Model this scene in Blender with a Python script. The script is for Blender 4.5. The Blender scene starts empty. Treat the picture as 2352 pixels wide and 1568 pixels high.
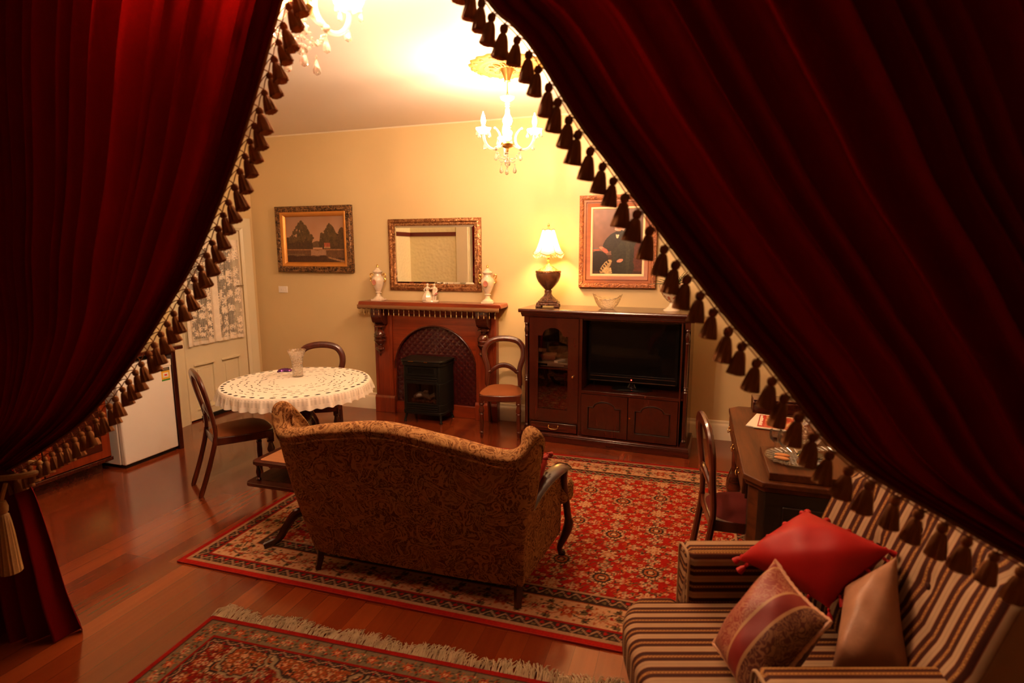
import bpy, bmesh, math, random
import numpy as np
from mathutils import Vector, Matrix
from mathutils.geometry import tessellate_polygon
PI = math.pi; R = math.radians
S = bpy.context.scene
COL = S.collection
random.seed(7)

# ------------------------------------------------------------------ camera, world, exposure
cam_data = bpy.data.cameras.new('camera'); cam = bpy.data.objects.new('camera', cam_data); COL.objects.link(cam)
S.camera = cam
fw = Vector((-0.298224, 0.941734, -0.155565)); rt = Vector((0.953471, 0.301470, -0.002851)); up = Vector((-0.044214, 0.149177, 0.987822))
cm = Matrix((rt, up, -fw)).transposed().to_4x4(); cm.translation = (0, 0, 1.7552)
cam.matrix_world = cm
cam_data.sensor_width = 36; cam_data.lens = 1309.39/2352*36
cam_data.clip_start = 0.02
cam_data.dof.use_dof = True; cam_data.dof.focus_distance = 4.2; cam_data.dof.aperture_fstop = 2.2
w = bpy.data.worlds.new('world'); S.world = w; w.use_nodes = True
w.node_tree.nodes['Background'].inputs[0].default_value = (0.02, 0.012, 0.008, 1)
w.node_tree.nodes['Background'].inputs[1].default_value = 0.1
S.view_settings.view_transform = 'Standard'; S.view_settings.look = 'None'
S.view_settings.exposure = 2.2
S.cycles.max_bounces = 10; S.cycles.diffuse_bounces = 5; S.cycles.transparent_max_bounces = 24
S.cycles.sample_clamp_indirect = 6.0
S.cycles.caustics_reflective = False; S.cycles.caustics_refractive = False
BULB = 470.0          # chandelier candle bulbs
LAMP = 290.0          # bulb inside the table lamp
LIGHT = (1.0, 0.635, 0.375)

# ------------------------------------------------------------------ helpers
class B:
    """collects shapes into one mesh"""
    def __init__(s): s.v = []; s.f = []; s.mi = []; s.a = {}; s.M = None
    def add(s, vs, fs, m=0):
        n = len(s.v)
        if s.M is not None: vs = [s.M @ Vector(v) for v in vs]
        s.v += [tuple(v) for v in vs]
        s.f += [tuple(i+n for i in f) for f in fs]; s.mi += [m]*len(fs); return s
    def box(s, x0, x1, y0, y1, z0, z1, m=0):
        vs = [(x0,y0,z0),(x1,y0,z0),(x1,y1,z0),(x0,y1,z0),(x0,y0,z1),(x1,y0,z1),(x1,y1,z1),(x0,y1,z1)]
        return s.add(vs, [(3,2,1,0),(4,5,6,7),(0,1,5,4),(1,2,6,5),(2,3,7,6),(3,0,4,7)], m)
    def lathe(s, prof, n=24, c=(0,0,0), m=0, wob=None):
        vs = []; fs = []
        for j, (r, z) in enumerate(prof):
            for i in range(n):
                a = 2*PI*i/n; rr = max(r, 1e-4)*(wob(a, j) if wob else 1)
                vs.append((c[0]+rr*math.cos(a), c[1]+rr*math.sin(a), c[2]+z))
        k = len(prof)
        for j in range(k-1):
            for i in range(n):
                i2 = (i+1) % n; fs.append((j*n+i, j*n+i2, (j+1)*n+i2, (j+1)*n+i))
        fs.append(tuple(range(n))[::-1]); fs.append(tuple((k-1)*n+i for i in range(n)))
        return s.add(vs, fs, m)
    def tube(s, pts, r, n=8, closed=False, m=0, flat=(1, 1), upv=None):
        P = [Vector(p) for p in pts]; k = len(P); vs = []; fs = []
        rs = r if isinstance(r, (list, tuple)) else [r]*k
        prev = None
        for i in range(k):
            if closed: t = P[(i+1) % k]-P[i-1]
            else: t = P[min(i+1, k-1)]-P[max(i-1, 0)]
            t.normalize()
            if upv is not None: a = Vector(upv)-t*t.dot(Vector(upv))
            elif prev is None: a = (Vector((0,0,1)) if abs(t.z) < .9 else Vector((1,0,0))); a = a-t*t.dot(a)
            else: a = prev-t*t.dot(prev)
            a.normalize(); prev = a; b = t.cross(a)
            for j in range(n):
                q = 2*PI*j/n
                vs.append(P[i]+rs[i]*(flat[0]*math.cos(q)*a+flat[1]*math.sin(q)*b))
        for i in range(k if closed else k-1):
            i2 = (i+1) % k
            for j in range(n):
                j2 = (j+1) % n; fs.append((i*n+j, i*n+j2, i2*n+j2, i2*n+j))
        if not closed: fs.append(tuple(range(n))[::-1]); fs.append(tuple((k-1)*n+j for j in range(n)))
        return s.add(vs, fs, m)
    def prism(s, poly, a, b, plane='xz', holes=(), m=0):
        def T(p, d):
            return {'xz': (p[0], d, p[1]), 'xy': (p[0], p[1], d), 'yz': (d, p[0], p[1])}[plane]
        loops = [list(poly)]+[list(h) for h in holes]
        flat = [p for l in loops for p in l]; n = len(flat)
        tris = tessellate_polygon([[Vector((p[0], p[1], 0)) for p in l] for l in loops])
        vs = [T(p, a) for p in flat]+[T(p, b) for p in flat]
        fs = [tuple(t) for t in tris]+[tuple(i+n for i in t)[::-1] for t in tris]
        o = 0
        for l in loops:
            k = len(l)
            for i in range(k): j = (i+1) % k; fs.append((o+i, o+j, o+j+n, o+i+n))
            o += k
        return s.add(vs, fs, m)
    def grid(s, nu, nv, fn, wu=False, wv=False, m=0):
        vs = [fn(i/(nu if wu else nu-1), j/(nv if wv else nv-1)) for j in range(nv) for i in range(nu)]
        fs = []
        for j in range(nv if wv else nv-1):
            j2 = (j+1) % nv
            for i in range(nu if wu else nu-1):
                i2 = (i+1) % nu; fs.append((j*nu+i, j*nu+i2, j2*nu+i2, j2*nu+i))
        return s.add(vs, fs, m)
    def ball(s, c, r, sc=(1,1,1), nu=12, nv=8, m=0):
        vs = [(c[0], c[1], c[2]-r*sc[2])]; fs = []
        for j in range(1, nv):
            p = PI*j/nv
            for i in range(nu):
                a = 2*PI*i/nu; vs.append((c[0]+r*sc[0]*math.sin(p)*math.cos(a), c[1]+r*sc[1]*math.sin(p)*math.sin(a), c[2]-r*sc[2]*math.cos(p)))
        vs.append((c[0], c[1], c[2]+r*sc[2])); L = len(vs)-1
        for i in range(nu):
            i2 = (i+1) % nu; fs.append((0, 1+i2, 1+i)); fs.append((L, L-nu+i, L-nu+i2))
            for j in range(nv-2): fs.append((1+j*nu+i, 1+j*nu+i2, 1+(j+1)*nu+i2, 1+(j+1)*nu+i))
        return s.add(vs, fs, m)
    def frame(s, x0, x1, z0, z1, prof, y=0, m=0):
        """mitred moulding swept round an opening; prof = (outward, towards viewer -y)"""
        vs = []; k = len(prof)
        for (cx, cz, sx, sz) in ((x0,z0,-1,-1),(x1,z0,1,-1),(x1,z1,1,1),(x0,z1,-1,1)):
            for (t, d) in prof: vs.append((cx+sx*t, y-d, cz+sz*t))
        fs = []
        for c in range(4):
            c2 = (c+1) % 4
            for j in range(k):
                j2 = (j+1) % k; fs.append((c*k+j, c2*k+j, c2*k+j2, c*k+j2))
        return s.add(vs, fs, m)
    def build(s, name, mats, parent=None, smooth=True, bevel=0, seg=2, solid=0, sub=0, loc=None, rot=None, angle=38):
        me = bpy.data.meshes.new(name)
        me.from_pydata(s.v, [], s.f)
        for mt in (mats if isinstance(mats, (list, tuple)) else [mats]): me.materials.append(mt)
        if any(s.mi): me.polygons.foreach_set('material_index', s.mi)
        if smooth:
            me.polygons.foreach_set('use_smooth', [True]*len(me.polygons))
            me.set_sharp_from_angle(angle=R(angle))
        for k, d in s.a.items():
            if k == 'Col':
                at = me.color_attributes.new('Col', 'FLOAT_COLOR', 'POINT'); at.data.foreach_set('color', np.asarray(d, dtype=np.float32).ravel())
            else:
                at = me.attributes.new(k, 'FLOAT', 'POINT'); at.data.foreach_set('value', np.asarray(d, dtype=np.float32).ravel())
        bm = bmesh.new(); bm.from_mesh(me); bmesh.ops.recalc_face_normals(bm, faces=bm.faces); bm.to_mesh(me); bm.free()
        o = bpy.data.objects.new(name, me); COL.objects.link(o)
        if parent: o.parent = parent
        if loc: o.location = loc
        if rot: o.rotation_euler = rot
        if solid: md = o.modifiers.new('s', 'SOLIDIFY'); md.thickness = solid; md.offset = 0
        if bevel:
            md = o.modifiers.new('b', 'BEVEL'); md.width = bevel; md.segments = seg; md.limit_method = 'ANGLE'; md.angle_limit = R(42)
        if sub: md = o.modifiers.new('u', 'SUBSURF'); md.levels = sub; md.render_levels = sub
        return o

def tag(o, label, cat, group=None, kind=None):
    o['label'] = label; o['category'] = cat
    if group: o['group'] = group
    if kind: o['kind'] = kind
    return o
def thing(name, label, cat, loc=(0,0,0), rz=0, group=None):
    o = bpy.data.objects.new(name, None); COL.objects.link(o); o.empty_display_size = .05
    o.location = loc; o.rotation_euler = (0, 0, rz); return tag(o, label, cat, group)
def struct(o, label=None, cat=None):
    o['kind'] = 'structure'
    o['label'] = label; o['category'] = cat
    return o
def copy_tree(o, parent=None):
    c = o.copy(); COL.objects.link(c)
    if parent: c.parent = parent
    for ch in list(o.children): copy_tree(ch, c)
    return c
def inst(o, parent, loc, rot=None, scale=None):
    c = o.copy(); COL.objects.link(c); c.parent = parent; c.location = loc
    if rot: c.rotation_euler = rot
    if scale: c.scale = scale
    return c
def bez(pts, n=24):
    """Catmull-Rom through points"""
    P = [Vector(p) for p in pts]; P = [P[0]*2-P[1]]+P+[P[-1]*2-P[-2]]; out = []
    segs = len(P)-3
    for i in range(n+1):
        t = i/n*segs; k = min(int(t), segs-1); t -= k
        a, b, c, d = P[k:k+4]
        out.append(.5*((2*b)+(c-a)*t+(2*a-5*b+4*c-d)*t*t+(3*b-a-3*c+d)*t**3))
    return out
def rrect(x0, x1, z0, z1, r, n=5):
    out = []
    for (cx, cz, a) in ((x1-r, z0+r, -90), (x1-r, z1-r, 0), (x0+r, z1-r, 90), (x0+r, z0+r, 180)):
        for i in range(n+1): q = R(a+90*i/n); out.append((cx+r*math.cos(q), cz+r*math.sin(q)))
    return out
def archhole(x0, x1, z0, z1, rise, n=14, sh=0):
    """door opening with an arched head and small shoulders sh"""
    out = [(x0, z0), (x1, z0), (x1, z1-rise)]
    cx = (x0+x1)/2; rx = (x1-x0)/2-sh
    for i in range(n+1):
        a = PI*i/n; out.append((cx+rx*math.cos(a), z1-rise+rise*math.sin(a)))
    out.append((x0, z1-rise)); return out
def sstep(a, b, x): t = min(1, max(0, (x-a)/(b-a))); return t*t*(3-2*t)

# ------------------------------------------------------------------ materials
MAT = {}
class N:
    def __init__(s, name):
        s.m = bpy.data.materials.new(name); s.m.use_nodes = True; s.t = s.m.node_tree; s.n = s.t.nodes; s.l = s.t.links
        s.n.clear(); s.out = s.n.new('ShaderNodeOutputMaterial')
    def new(s, typ, **k):
        nd = s.n.new('ShaderNode'+typ)
        for a, v in k.items():
            if a.startswith('i_'):
                key = a[2:]; key = int(key) if key.isdigit() else key.replace('_', ' ')
                if hasattr(v, 'bl_idname') or isinstance(v, bpy.types.NodeSocket): s.l.new(v, nd.inputs[key])
                else: nd.inputs[key].default_value = v
            else: setattr(nd, a, v)
        return nd
    def math(s, op, a, b=0.0, c=None):
        nd = s.n.new('ShaderNodeMath'); nd.operation = op
        for i, v in enumerate((a, b) if c is None else (a, b, c)):
            if isinstance(v, bpy.types.NodeSocket): s.l.new(v, nd.inputs[i])
            else: nd.inputs[i].default_value = v
        return nd.outputs[0]
    def mix(s, f, a, b):
        nd = s.n.new('ShaderNodeMix'); nd.data_type = 'RGBA'
        for i, v in ((0, f), (6, a), (7, b)):
            if isinstance(v, bpy.types.NodeSocket): s.l.new(v, nd.inputs[i])
            else: nd.inputs[i].default_value = v if i == 0 else c4(v)
        return nd.outputs[2]
    def coord(s, scale=(1,1,1), rot=(0,0,0), kind='Object'):
        tc = s.n.new('ShaderNodeTexCoord'); mp = s.n.new('ShaderNodeMapping')
        mp.inputs['Scale'].default_value = scale; mp.inputs['Rotation'].default_value = rot
        s.l.new(tc.outputs[kind], mp.inputs[0]); return mp.outputs[0]
    def ramp(s, fac, stops, interp='LINEAR'):
        nd = s.n.new('ShaderNodeValToRGB'); cr = nd.color_ramp; cr.interpolation = interp
        while len(cr.elements) < len(stops): cr.elements.new(0.5)
        for e, (p, c) in zip(cr.elements, stops): e.position = p; e.color = c4(c)
        s.l.new(fac, nd.inputs[0]); return nd.outputs[0]
    def bump(s, h, strength=.3, dist=.01):
        nd = s.n.new('ShaderNodeBump'); nd.inputs['Strength'].default_value = strength; nd.inputs['Distance'].default_value = dist
        s.l.new(h, nd.inputs['Height']); return nd.outputs[0]
    def pbr(s, col, rough=.5, metal=0, spec=.5, coat=0, sheen=0, normal=None, coatr=.1, **k):
        b = s.n.new('ShaderNodeBsdfPrincipled')
        d = {'Base Color': col, 'Roughness': rough, 'Metallic': metal, 'Specular IOR Level': spec, 'Coat Weight': coat, 'Coat Roughness': coatr, 'Sheen Weight': sheen}
        d.update(k)
        for key, v in d.items():
            if isinstance(v, bpy.types.NodeSocket): s.l.new(v, b.inputs[key])
            elif key in ('Base Color', 'Emission Color', 'Sheen Tint'): b.inputs[key].default_value = c4(v)
            else: b.inputs[key].default_value = v
        if normal is not None: s.l.new(normal, b.inputs['Normal'])
        return b.outputs[0]
    def done(s, sh): s.l.new(sh, s.out.inputs[0]); MAT[s.m.name] = s.m; return s.m
def c4(c): return (c[0], c[1], c[2], 1.0) if len(c) == 3 else tuple(c)

def plain(name, col, rough=.5, metal=0, var=.12, scale=12, bump=0, bscale=60, **k):
    n = N(name); co = n.coord()
    nz = n.new('TexNoise', i_Vector=co, i_Scale=scale, i_Detail=4.0)
    c = n.mix(nz.outputs[0], tuple(x*(1-var) for x in col), tuple(min(1, x*(1+var)) for x in col))
    nr = None
    if bump: nr = n.bump(n.new('TexNoise', i_Vector=co, i_Scale=bscale, i_Detail=3.0).outputs[0], bump, .004)
    return n.done(n.pbr(c, rough, metal, normal=nr, **k))
def wood(name, c1, c2, axis='x', rough=.25, coat=.4, scale=1.0, spec=.5):
    n = N(name); sc = {'x': (2.2, 26, 26), 'y': (26, 2.2, 26), 'z': (26, 26, 2.2)}[axis]
    co = n.coord(tuple(v*scale for v in sc))
    a = n.new('TexNoise', i_Vector=co, i_Scale=1.0, i_Detail=6.0, i_Roughness=.6, i_Distortion=.6)
    b = n.new('TexNoise', i_Vector=n.coord((1.5, 1.5, 1.5)), i_Scale=2.0, i_Detail=2.0)
    f = n.math('ADD', n.math('MULTIPLY', a.outputs[0], .75), n.math('MULTIPLY', b.outputs[0], .25))
    c = n.ramp(f, [(.36, c1), (.62, c2)])
    return n.done(n.pbr(c, rough, coat=coat, spec=spec, normal=n.bump(a.outputs[0], .06, .003)))

wall_m = plain('tan_wall_paint', (.62, .465, .24), .55, var=.03, scale=3, bump=.05, bscale=160)
ceil_m = plain('ceiling_paint', (.80, .735, .68), .6, var=.02, scale=2)
white_m = plain('cream_gloss_paint', (.72, .64, .44), .32, var=.03, scale=4)
trimw_m = plain('white_trim_paint', (.78, .68, .50), .38, var=.03, scale=4)
oak = wood('red_jarrah_wood', (.12, .014, .0035), (.225, .031, .0065), 'z', .28, .35)
oakx = wood('red_jarrah_wood_across', (.13, .0155, .0035), (.24, .034, .007), 'x', .28, .35)
mahog = wood('dark_mahogany', (.028, .0040, .0018), (.052, .0078, .003), 'z', .25, .45)
mahogx = wood('dark_mahogany_across', (.034, .0048, .0022), (.066, .0105, .004), 'x', .25, .45)
chairw = wood('chair_mahogany', (.045, .0065, .0025), (.092, .0155, .005), 'z', .28, .4)
walnut = wood('walnut_top', (.048, .0125, .0035), (.12, .034, .009), 'y', .42, .0, spec=.22)
blackw = wood('near_black_wood', (.010, .005, .003), (.022, .010, .006), 'x', .3, .3)
turnw = wood('black_red_turned_wood', (.022, .006, .003), (.10, .018, .007), 'x', .16, .6, .6)
brass = plain('aged_brass', (.70, .46, .16), .25, 1.0)
gold = plain('gilt', (.75, .45, .13), .32, 1.0, bump=.2)
blackm = plain('black_enamel', (.0075, .0062, .0048), .45, var=.05, spec=.25)
glossblk = plain('gloss_black_plastic', (.004, .0035, .0035), .10, var=.02, spec=.3)
whitepl = plain('white_enamel', (.78, .72, .66), .3, var=.02)
paper = plain('paper', (.75, .68, .55), .6, var=.05)
porcelain = plain('cream_porcelain', (.66, .55, .42), .15, var=.16, scale=45, bump=.15, bscale=130, coat=.4)
rose_pc = plain('rose_porcelain', (.45, .17, .13), .2, var=.35, scale=60)
redcloth = plain('red_satin', (.34, .0075, .0075), .5, spec=.25, var=.15, scale=9, bump=.12, bscale=18)
seatred = plain('burgundy_velvet', (.085, .010, .008), .8, spec=.1, var=.12)
seatsuede = plain('rust_suede', (.27, .075, .015), .75, var=.18, scale=7)
def yarn():
    n = N('bronze_tassel_yarn'); nz = n.new('TexNoise', i_Vector=n.coord((160, 160, 12)), i_Scale=1.0, i_Detail=3.0)
    c = n.mix(nz.outputs[0], (.20, .070, .022), (.40, .165, .058))
    t = n.new('BsdfTranslucent', i_Color=c); d = n.pbr(c, .8, spec=.1)
    return n.done(n.new('MixShader', i_0=.30, i_1=d, i_2=t.outputs[0]).outputs[0])
tassel_m = yarn()
tassel_gold = plain('gold_tassel_yarn', (.36, .18, .06), .7, var=.3, scale=150)
redtassel = plain('dark_red_tassel_yarn', (.24, .008, .008), .7, var=.3, scale=120)

def glassy(name, tint=(1,1,1), gl=.25, white=.0, rough=.03, bscale=0, wcol=(.9,.85,.75)):
    """thin clear glass: lets light straight through, reflects by angle, white mixed in as a glow"""
    n = N(name)
    nr = None
    if bscale:
        v = n.new('TexVoronoi', i_Vector=n.coord(), i_Scale=bscale); nr = n.bump(v.outputs[0], .9, .01)
    tr = n.new('BsdfTransparent', i_Color=c4(tint)); g = n.new('BsdfGlossy', i_Roughness=rough)
    lw = n.new('LayerWeight', i_Blend=.35)
    if nr: n.l.new(nr, g.inputs['Normal']); n.l.new(nr, lw.inputs['Normal'])
    f = n.math('MINIMUM', n.math('ADD', n.math('MULTIPLY', lw.outputs['Fresnel'], .8), gl), 1.0)
    m1 = n.new('MixShader', i_0=f, i_1=tr.outputs[0], i_2=g.outputs[0])
    if white:
        d = n.new('BsdfTranslucent', i_Color=c4(wcol)); d2 = n.new('BsdfDiffuse', i_Color=c4(wcol))
        mm = n.new('MixShader', i_0=.5, i_1=d.outputs[0], i_2=d2.outputs[0])
        m1 = n.new('MixShader', i_0=white, i_1=m1.outputs[0], i_2=mm.outputs[0])
    return n.done(m1.outputs[0])
pane_m = glassy('clear_pane', (.9,.85,.8), .04, rough=.02)
crystal = glassy('chandelier_crystal', (1,.97,.9), .22, .16, .05, 40)  # white share stands in for the glow of clear crystal beside the bulbs
opal = glassy('chandelier_arm_glass', (1,.95,.85), .15, .42, .08)
def cut_glass():
    n = N('cut_crystal_glass'); v = n.new('TexVoronoi', i_Vector=n.coord(), i_Scale=60.0); nr = n.bump(v.outputs[0], .6, .008)
    g = n.new('BsdfGlass', i_Color=c4((1, .98, .95)), i_Roughness=.02, i_IOR=1.48); n.l.new(nr, g.inputs['Normal'])
    t = n.new('BsdfTransparent', i_Color=c4((1, .99, .97))); gl = n.new('BsdfGlossy', i_Roughness=.06); n.l.new(nr, gl.inputs['Normal'])
    m = n.new('MixShader', i_0=.45, i_1=g.outputs[0], i_2=t.outputs[0])
    return n.done(n.new('MixShader', i_0=.10, i_1=m.outputs[0], i_2=gl.outputs[0]).outputs[0])
cutglass = cut_glass()
def facets():
    n = N('white_sparkle_facets'); d = n.new('BsdfDiffuse', i_Color=c4((.85, .80, .74))); g = n.new('BsdfGlossy', i_Roughness=.12); t = n.new('BsdfTransparent')  # white diffuse mixed in to paint the sparkle of the plate cuts
    m = n.new('MixShader', i_0=.62, i_1=d.outputs[0], i_2=g.outputs[0]); return n.done(n.new('MixShader', i_0=.25, i_1=m.outputs[0], i_2=t.outputs[0]).outputs[0])
facet_m = facets()
wineglass = glassy('thin_wine_glass', (.97,.95,.93), .05, .02, .02)
wine_m = plain('red_wine', (.10, .004, .012), .05)
def emit(name, col, s):
    n = N(name); e = n.new('Emission', i_Color=c4(col), i_Strength=s); return n.done(e.outputs[0])
bulb_m = emit('lit_candle_bulb', LIGHT, BULB)
bulb2_m = emit('lit_candle_bulb_near', LIGHT, BULB*1.45)
lampbulb_m = emit('lit_lamp_bulb', (1, .58, .20), LAMP)
led_m = emit('standby_light_red', (1, .02, .01), 6)
mir = N('mirror_silver'); mir.done(mir.new('BsdfGlossy', i_Color=c4((.92,.9,.82)), i_Roughness=.0).outputs[0])
mirror_m = MAT['mirror_silver']

def floor_mat():
    n = N('jarrah_floorboards'); co = n.coord((1,1,1), (0,0,R(90)))
    br = n.new('TexBrick', i_Vector=co, i_Scale=1.0, i_Mortar_Size=.0009, i_Brick_Width=2.3, i_Row_Height=.108, i_Bias=0.0)
    br.offset = .37; br.offset_frequency = 3
    br.inputs['Color1'].default_value = (0,0,0,1); br.inputs['Color2'].default_value = (1,1,1,1); br.inputs['Mortar'].default_value = (.4,.4,.4,1)
    g = n.new('TexNoise', i_Vector=n.coord((30, 1.6, 10)), i_Scale=1.0, i_Detail=5.0, i_Roughness=.6)
    f = n.math('ADD', n.math('MULTIPLY', br.outputs[0], .6), n.math('MULTIPLY', g.outputs[0], .4))
    c = n.ramp(f, [(.1, (.115, .0175, .0045)), (.5, (.165, .0275, .0065)), (.9, (.25, .048, .012))])
    c = n.mix(n.math('MULTIPLY', br.outputs['Fac'], .6), c, (.05, .012, .004))
    wv = n.new('TexNoise', i_Vector=n.coord((9, 1.2, 1)), i_Scale=1.0, i_Detail=2.0)
    return n.done(n.pbr(c, .17, spec=.5, coat=.35, coatr=.10, normal=n.bump(wv.outputs[0], .10, .004)))
floor_m = floor_mat()

def velvet_curtain():
    n = N('red_velvet_drape')
    at = n.new('Attribute', attribute_name='hem')
    nz = n.new('TexNoise', i_Vector=n.coord((40, 40, 3)), i_Scale=1.0, i_Detail=3.0)
    c = n.mix(nz.outputs[0], (.11, .003, .004), (.16, .005, .006))
    d = n.pbr(c, .9, spec=.03)
    t = n.new('BsdfTranslucent', i_Color=c4((.30, .003, .002)))
    f = n.math('MULTIPLY', n.math('SUBTRACT', 1.0, at.outputs['Fac']), .078)
    return n.done(n.new('MixShader', i_0=f, i_1=d, i_2=t.outputs[0]).outputs[0])
velvet_m = velvet_curtain()

def brocade(name, light, dark, scale=1.0):
    n = N(name); co = n.coord((scale, scale, scale))
    a = n.new('TexNoise', i_Vector=co, i_Scale=9.0, i_Detail=1.5, i_Distortion=1.6)
    b = n.new('TexNoise', i_Vector=co, i_Scale=17.0, i_Detail=1.0, i_Distortion=2.2)
    # scrolling contour lines of two warped fields
    def band(x, freq, w):
        fr = n.math('FRACT', n.math('MULTIPLY', x, freq)); return n.math('LESS_THAN', n.math('ABSOLUTE', n.math('SUBTRACT', fr, .5)), w)
    s1 = n.math('MAXIMUM', band(a.outputs[0], 8.0, .20), n.math('MULTIPLY', band(b.outputs[0], 6.0, .18), .8))
    s2 = n.new('TexNoise', i_Vector=co, i_Scale=70.0, i_Detail=2.0)
    sp = n.math('GREATER_THAN', a.outputs[0], .56)
    s3 = n.math('MAXIMUM', s1, n.math('MULTIPLY', sp, .30))
    f = n.math('MULTIPLY', s3, n.math('ADD', .65, n.math('MULTIPLY', s2.outputs[0], .5)))
    c = n.mix(f, dark, light)
    return n.done(n.pbr(c, .85, spec=.12, normal=n.bump(f, .8, .006)))
brocade_m = brocade('tan_cut_velvet_brocade', (.42, .225, .090), (.135, .052, .016), .95)
cushion_bro = brocade('red_damask', (.52, .23, .15), (.30, .035, .025), 1.6)

def stripes():
    n = N('striped_upholstery'); at = n.new('Attribute', attribute_name='su')
    fr = n.math('FRACT', at.outputs['Fac'])
    tan = (.335, .205, .115); brn = (.040, .0085, .004); gd = (.33, .16, .045); rst = (.125, .030, .010)
    c = n.ramp(fr, [(0, tan), (.17, (.25, .145, .085)), (.20, tan), (.37, rst), (.41, brn), (.60, rst), (.64, gd), (.76, rst), (.80, brn), (.97, rst)], 'CONSTANT')
    dots = n.new('TexChecker', i_Vector=n.coord((1,1,1)), i_Scale=170.0)
    isg = n.math('MULTIPLY', n.math('GREATER_THAN', fr, .64), n.math('LESS_THAN', fr, .76))
    c = n.mix(n.math('MULTIPLY', isg, n.math('MULTIPLY', dots.outputs[1], .5)), c, brn)
    return n.done(n.pbr(c, .75, spec=.15, normal=n.bump(fr, .1, .002)))
stripe_m = stripes()

def vcol(name, rough=.6, alpha=False, sheen=0, coat=0, bump=0, spec=.4):
    n = N(name); at = n.new('Attribute', attribute_name='Col')
    nr = None
    if bump: nr = n.bump(n.new('TexNoise', i_Vector=n.coord(), i_Scale=400.0, i_Detail=2.0).outputs[0], bump, .003)
    sh = n.pbr(at.outputs['Color'], rough, spec=spec, sheen=sheen, coat=coat, normal=nr)
    if alpha:
        tr = n.new('BsdfTransparent'); sh = n.new('MixShader', i_0=at.outputs['Alpha'], i_1=tr.outputs[0], i_2=sh).outputs[0]
    return n.done(sh)
rug_m = vcol('woven_wool_pile', .95, bump=.3, spec=.05)
oil_m = vcol('oil_paint', .35, bump=.1)
lace_m = vcol('crochet_lace', .8, alpha=True, bump=.4, spec=.1)
pat_m = vcol('printed_surface', .5)

# ------------------------------------------------------------------ the room
XL, XR, YB, YF, CH = -4.907, 1.95, 5.523, 1.66, 3.036
JX = -3.76; YA = 1.60
def sbox(name, m, *a, label=None, **k): return struct(B().box(*a).build(name, m, **k))
sbox('floor', floor_m, -5.1, 2.2, -2.7, 5.7, -.12, 0, smooth=False)
sbox('ceiling', ceil_m, -5.1, 2.2, -2.7, 5.7, CH, CH+.12, smooth=False)
sbox('wall_back', wall_m, -5.1, 2.2, YB, YB+.14, 0, CH, smooth=False)
sbox('wall_right', wall_m, XR, XR+.14, -2.7, YB, 0, CH, smooth=False)
struct(B().prism([(2.9, 0), (4.452, 0), (4.452, 1.998), (5.318, 1.998), (5.318, 0), (YB, 0), (YB, CH), (2.9, CH)], XL-.14, XL, 'yz').build('wall_left', wall_m, smooth=False))

# alcove behind the bench: embossed paper under a dark red picture rail
def emboss():
    n = N('embossed_wallpaper'); co = n.coord()
    v = n.new('TexVoronoi', i_Vector=co, i_Scale=22.0); v.feature = 'SMOOTH_F1'
    return n.done(n.pbr((.86, .78, .52), .5, normal=n.bump(v.outputs[0], .4, .014)))
emb = emboss()
struct(B().box(XL-.14, XL, YA-.14, 2.9, 0, CH).build('wall_alcove_side', emb, smooth=False))
struct(B().box(XL, JX, YA-.14, YA, 0, CH).build('wall_alcove_back', emb, smooth=False))
rail_m = plain('oxblood_rail', (.13, .018, .012), .35)
struct(B().box(XL, XL+.02, YA, 2.9, 2.03, 2.10).build('trim_1', rail_m))
struct(B().box(XL, -4.0, YA, YA+.02, 2.03, 2.10).build('trim_2', rail_m))
struct(B().box(-4.0, -3.78, YA, YA+.025, 0, CH).build('trim_3', trimw_m, bevel=.006))
# the unlit front room where the photographer stands
sbox('wall_front_left', wall_m, JX-.16, JX, -2.7, YA-.14, 0, CH, smooth=False)
sbox('wall_front_rear', wall_m, JX, XR, -2.84, -2.7, 0, CH, smooth=False)

# skirting, thin ceiling bead
bb = [(0,0), (.022,0), (.022,.125), (.016,.15), (.010,.155), (.008,.178), (0,.185)]
struct(B().prism([(YB-a, z) for a, z in bb], XL+.022, XR, 'yz').build('baseboard_back', trimw_m))
struct(B().prism([(XL+a, z) for a, z in bb], 3.95, 4.33, 'xz').build('baseboard_left', trimw_m))
struct(B().prism([(XR-a, z) for a, z in bb], 1.5, YB-.022, 'xz').build('baseboard_right', trimw_m))
struct(B().prism([(YB, CH-.012), (YB-.012, CH), (YB, CH)], XL, XR, 'yz').build('trim_4', trimw_m))

# ------------------------------------------------------------------ panelled door with lace (door_1)
dr = thing('door_1', 'cream panelled back door with architrave and lace-covered pane', 'door', (XL, 0, 0)); dr['kind'] = 'structure'
b = B()   # architrave swept round the opening, on the wall face (x is the out direction)
prof = [(0, 0), (.012, .006), (.03, .018), (.09, .022), (.12, .030), (.138, .030), (.142, 0)]
vs = []; fs = []
path = [(4.455, 0, -1, 0), (4.455, 1.998, -1, 1), (5.315, 1.998, 1, 1), (5.315, 0, 1, 0)]
for (y, z, sy, sz) in path:
    for (t, d) in prof: vs.append((d, y+sy*t, z+sz*t))
k = len(prof)
for c in range(3):
    for j in range(k-1): fs.append((c*k+j, (c+1)*k+j, (c+1)*k+j+1, c*k+j+1))
b.add(vs, fs).build('architrave', white_m, dr, angle=25)
leaf = B()
PAN = ((4.56, 4.81, .12, .59), (4.935, 5.175, .12, .59))
holes = [rrect(4.56, 5.175, .86, 1.84, .004, 1)]+[rrect(a0, a1, z0, z1, .004, 1) for a0, a1, z0, z1 in PAN]
leaf.prism([(4.46, .015), (5.311, .015), (5.311, 1.993), (4.46, 1.993)], -.055, -.012, 'yz', holes)
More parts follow.
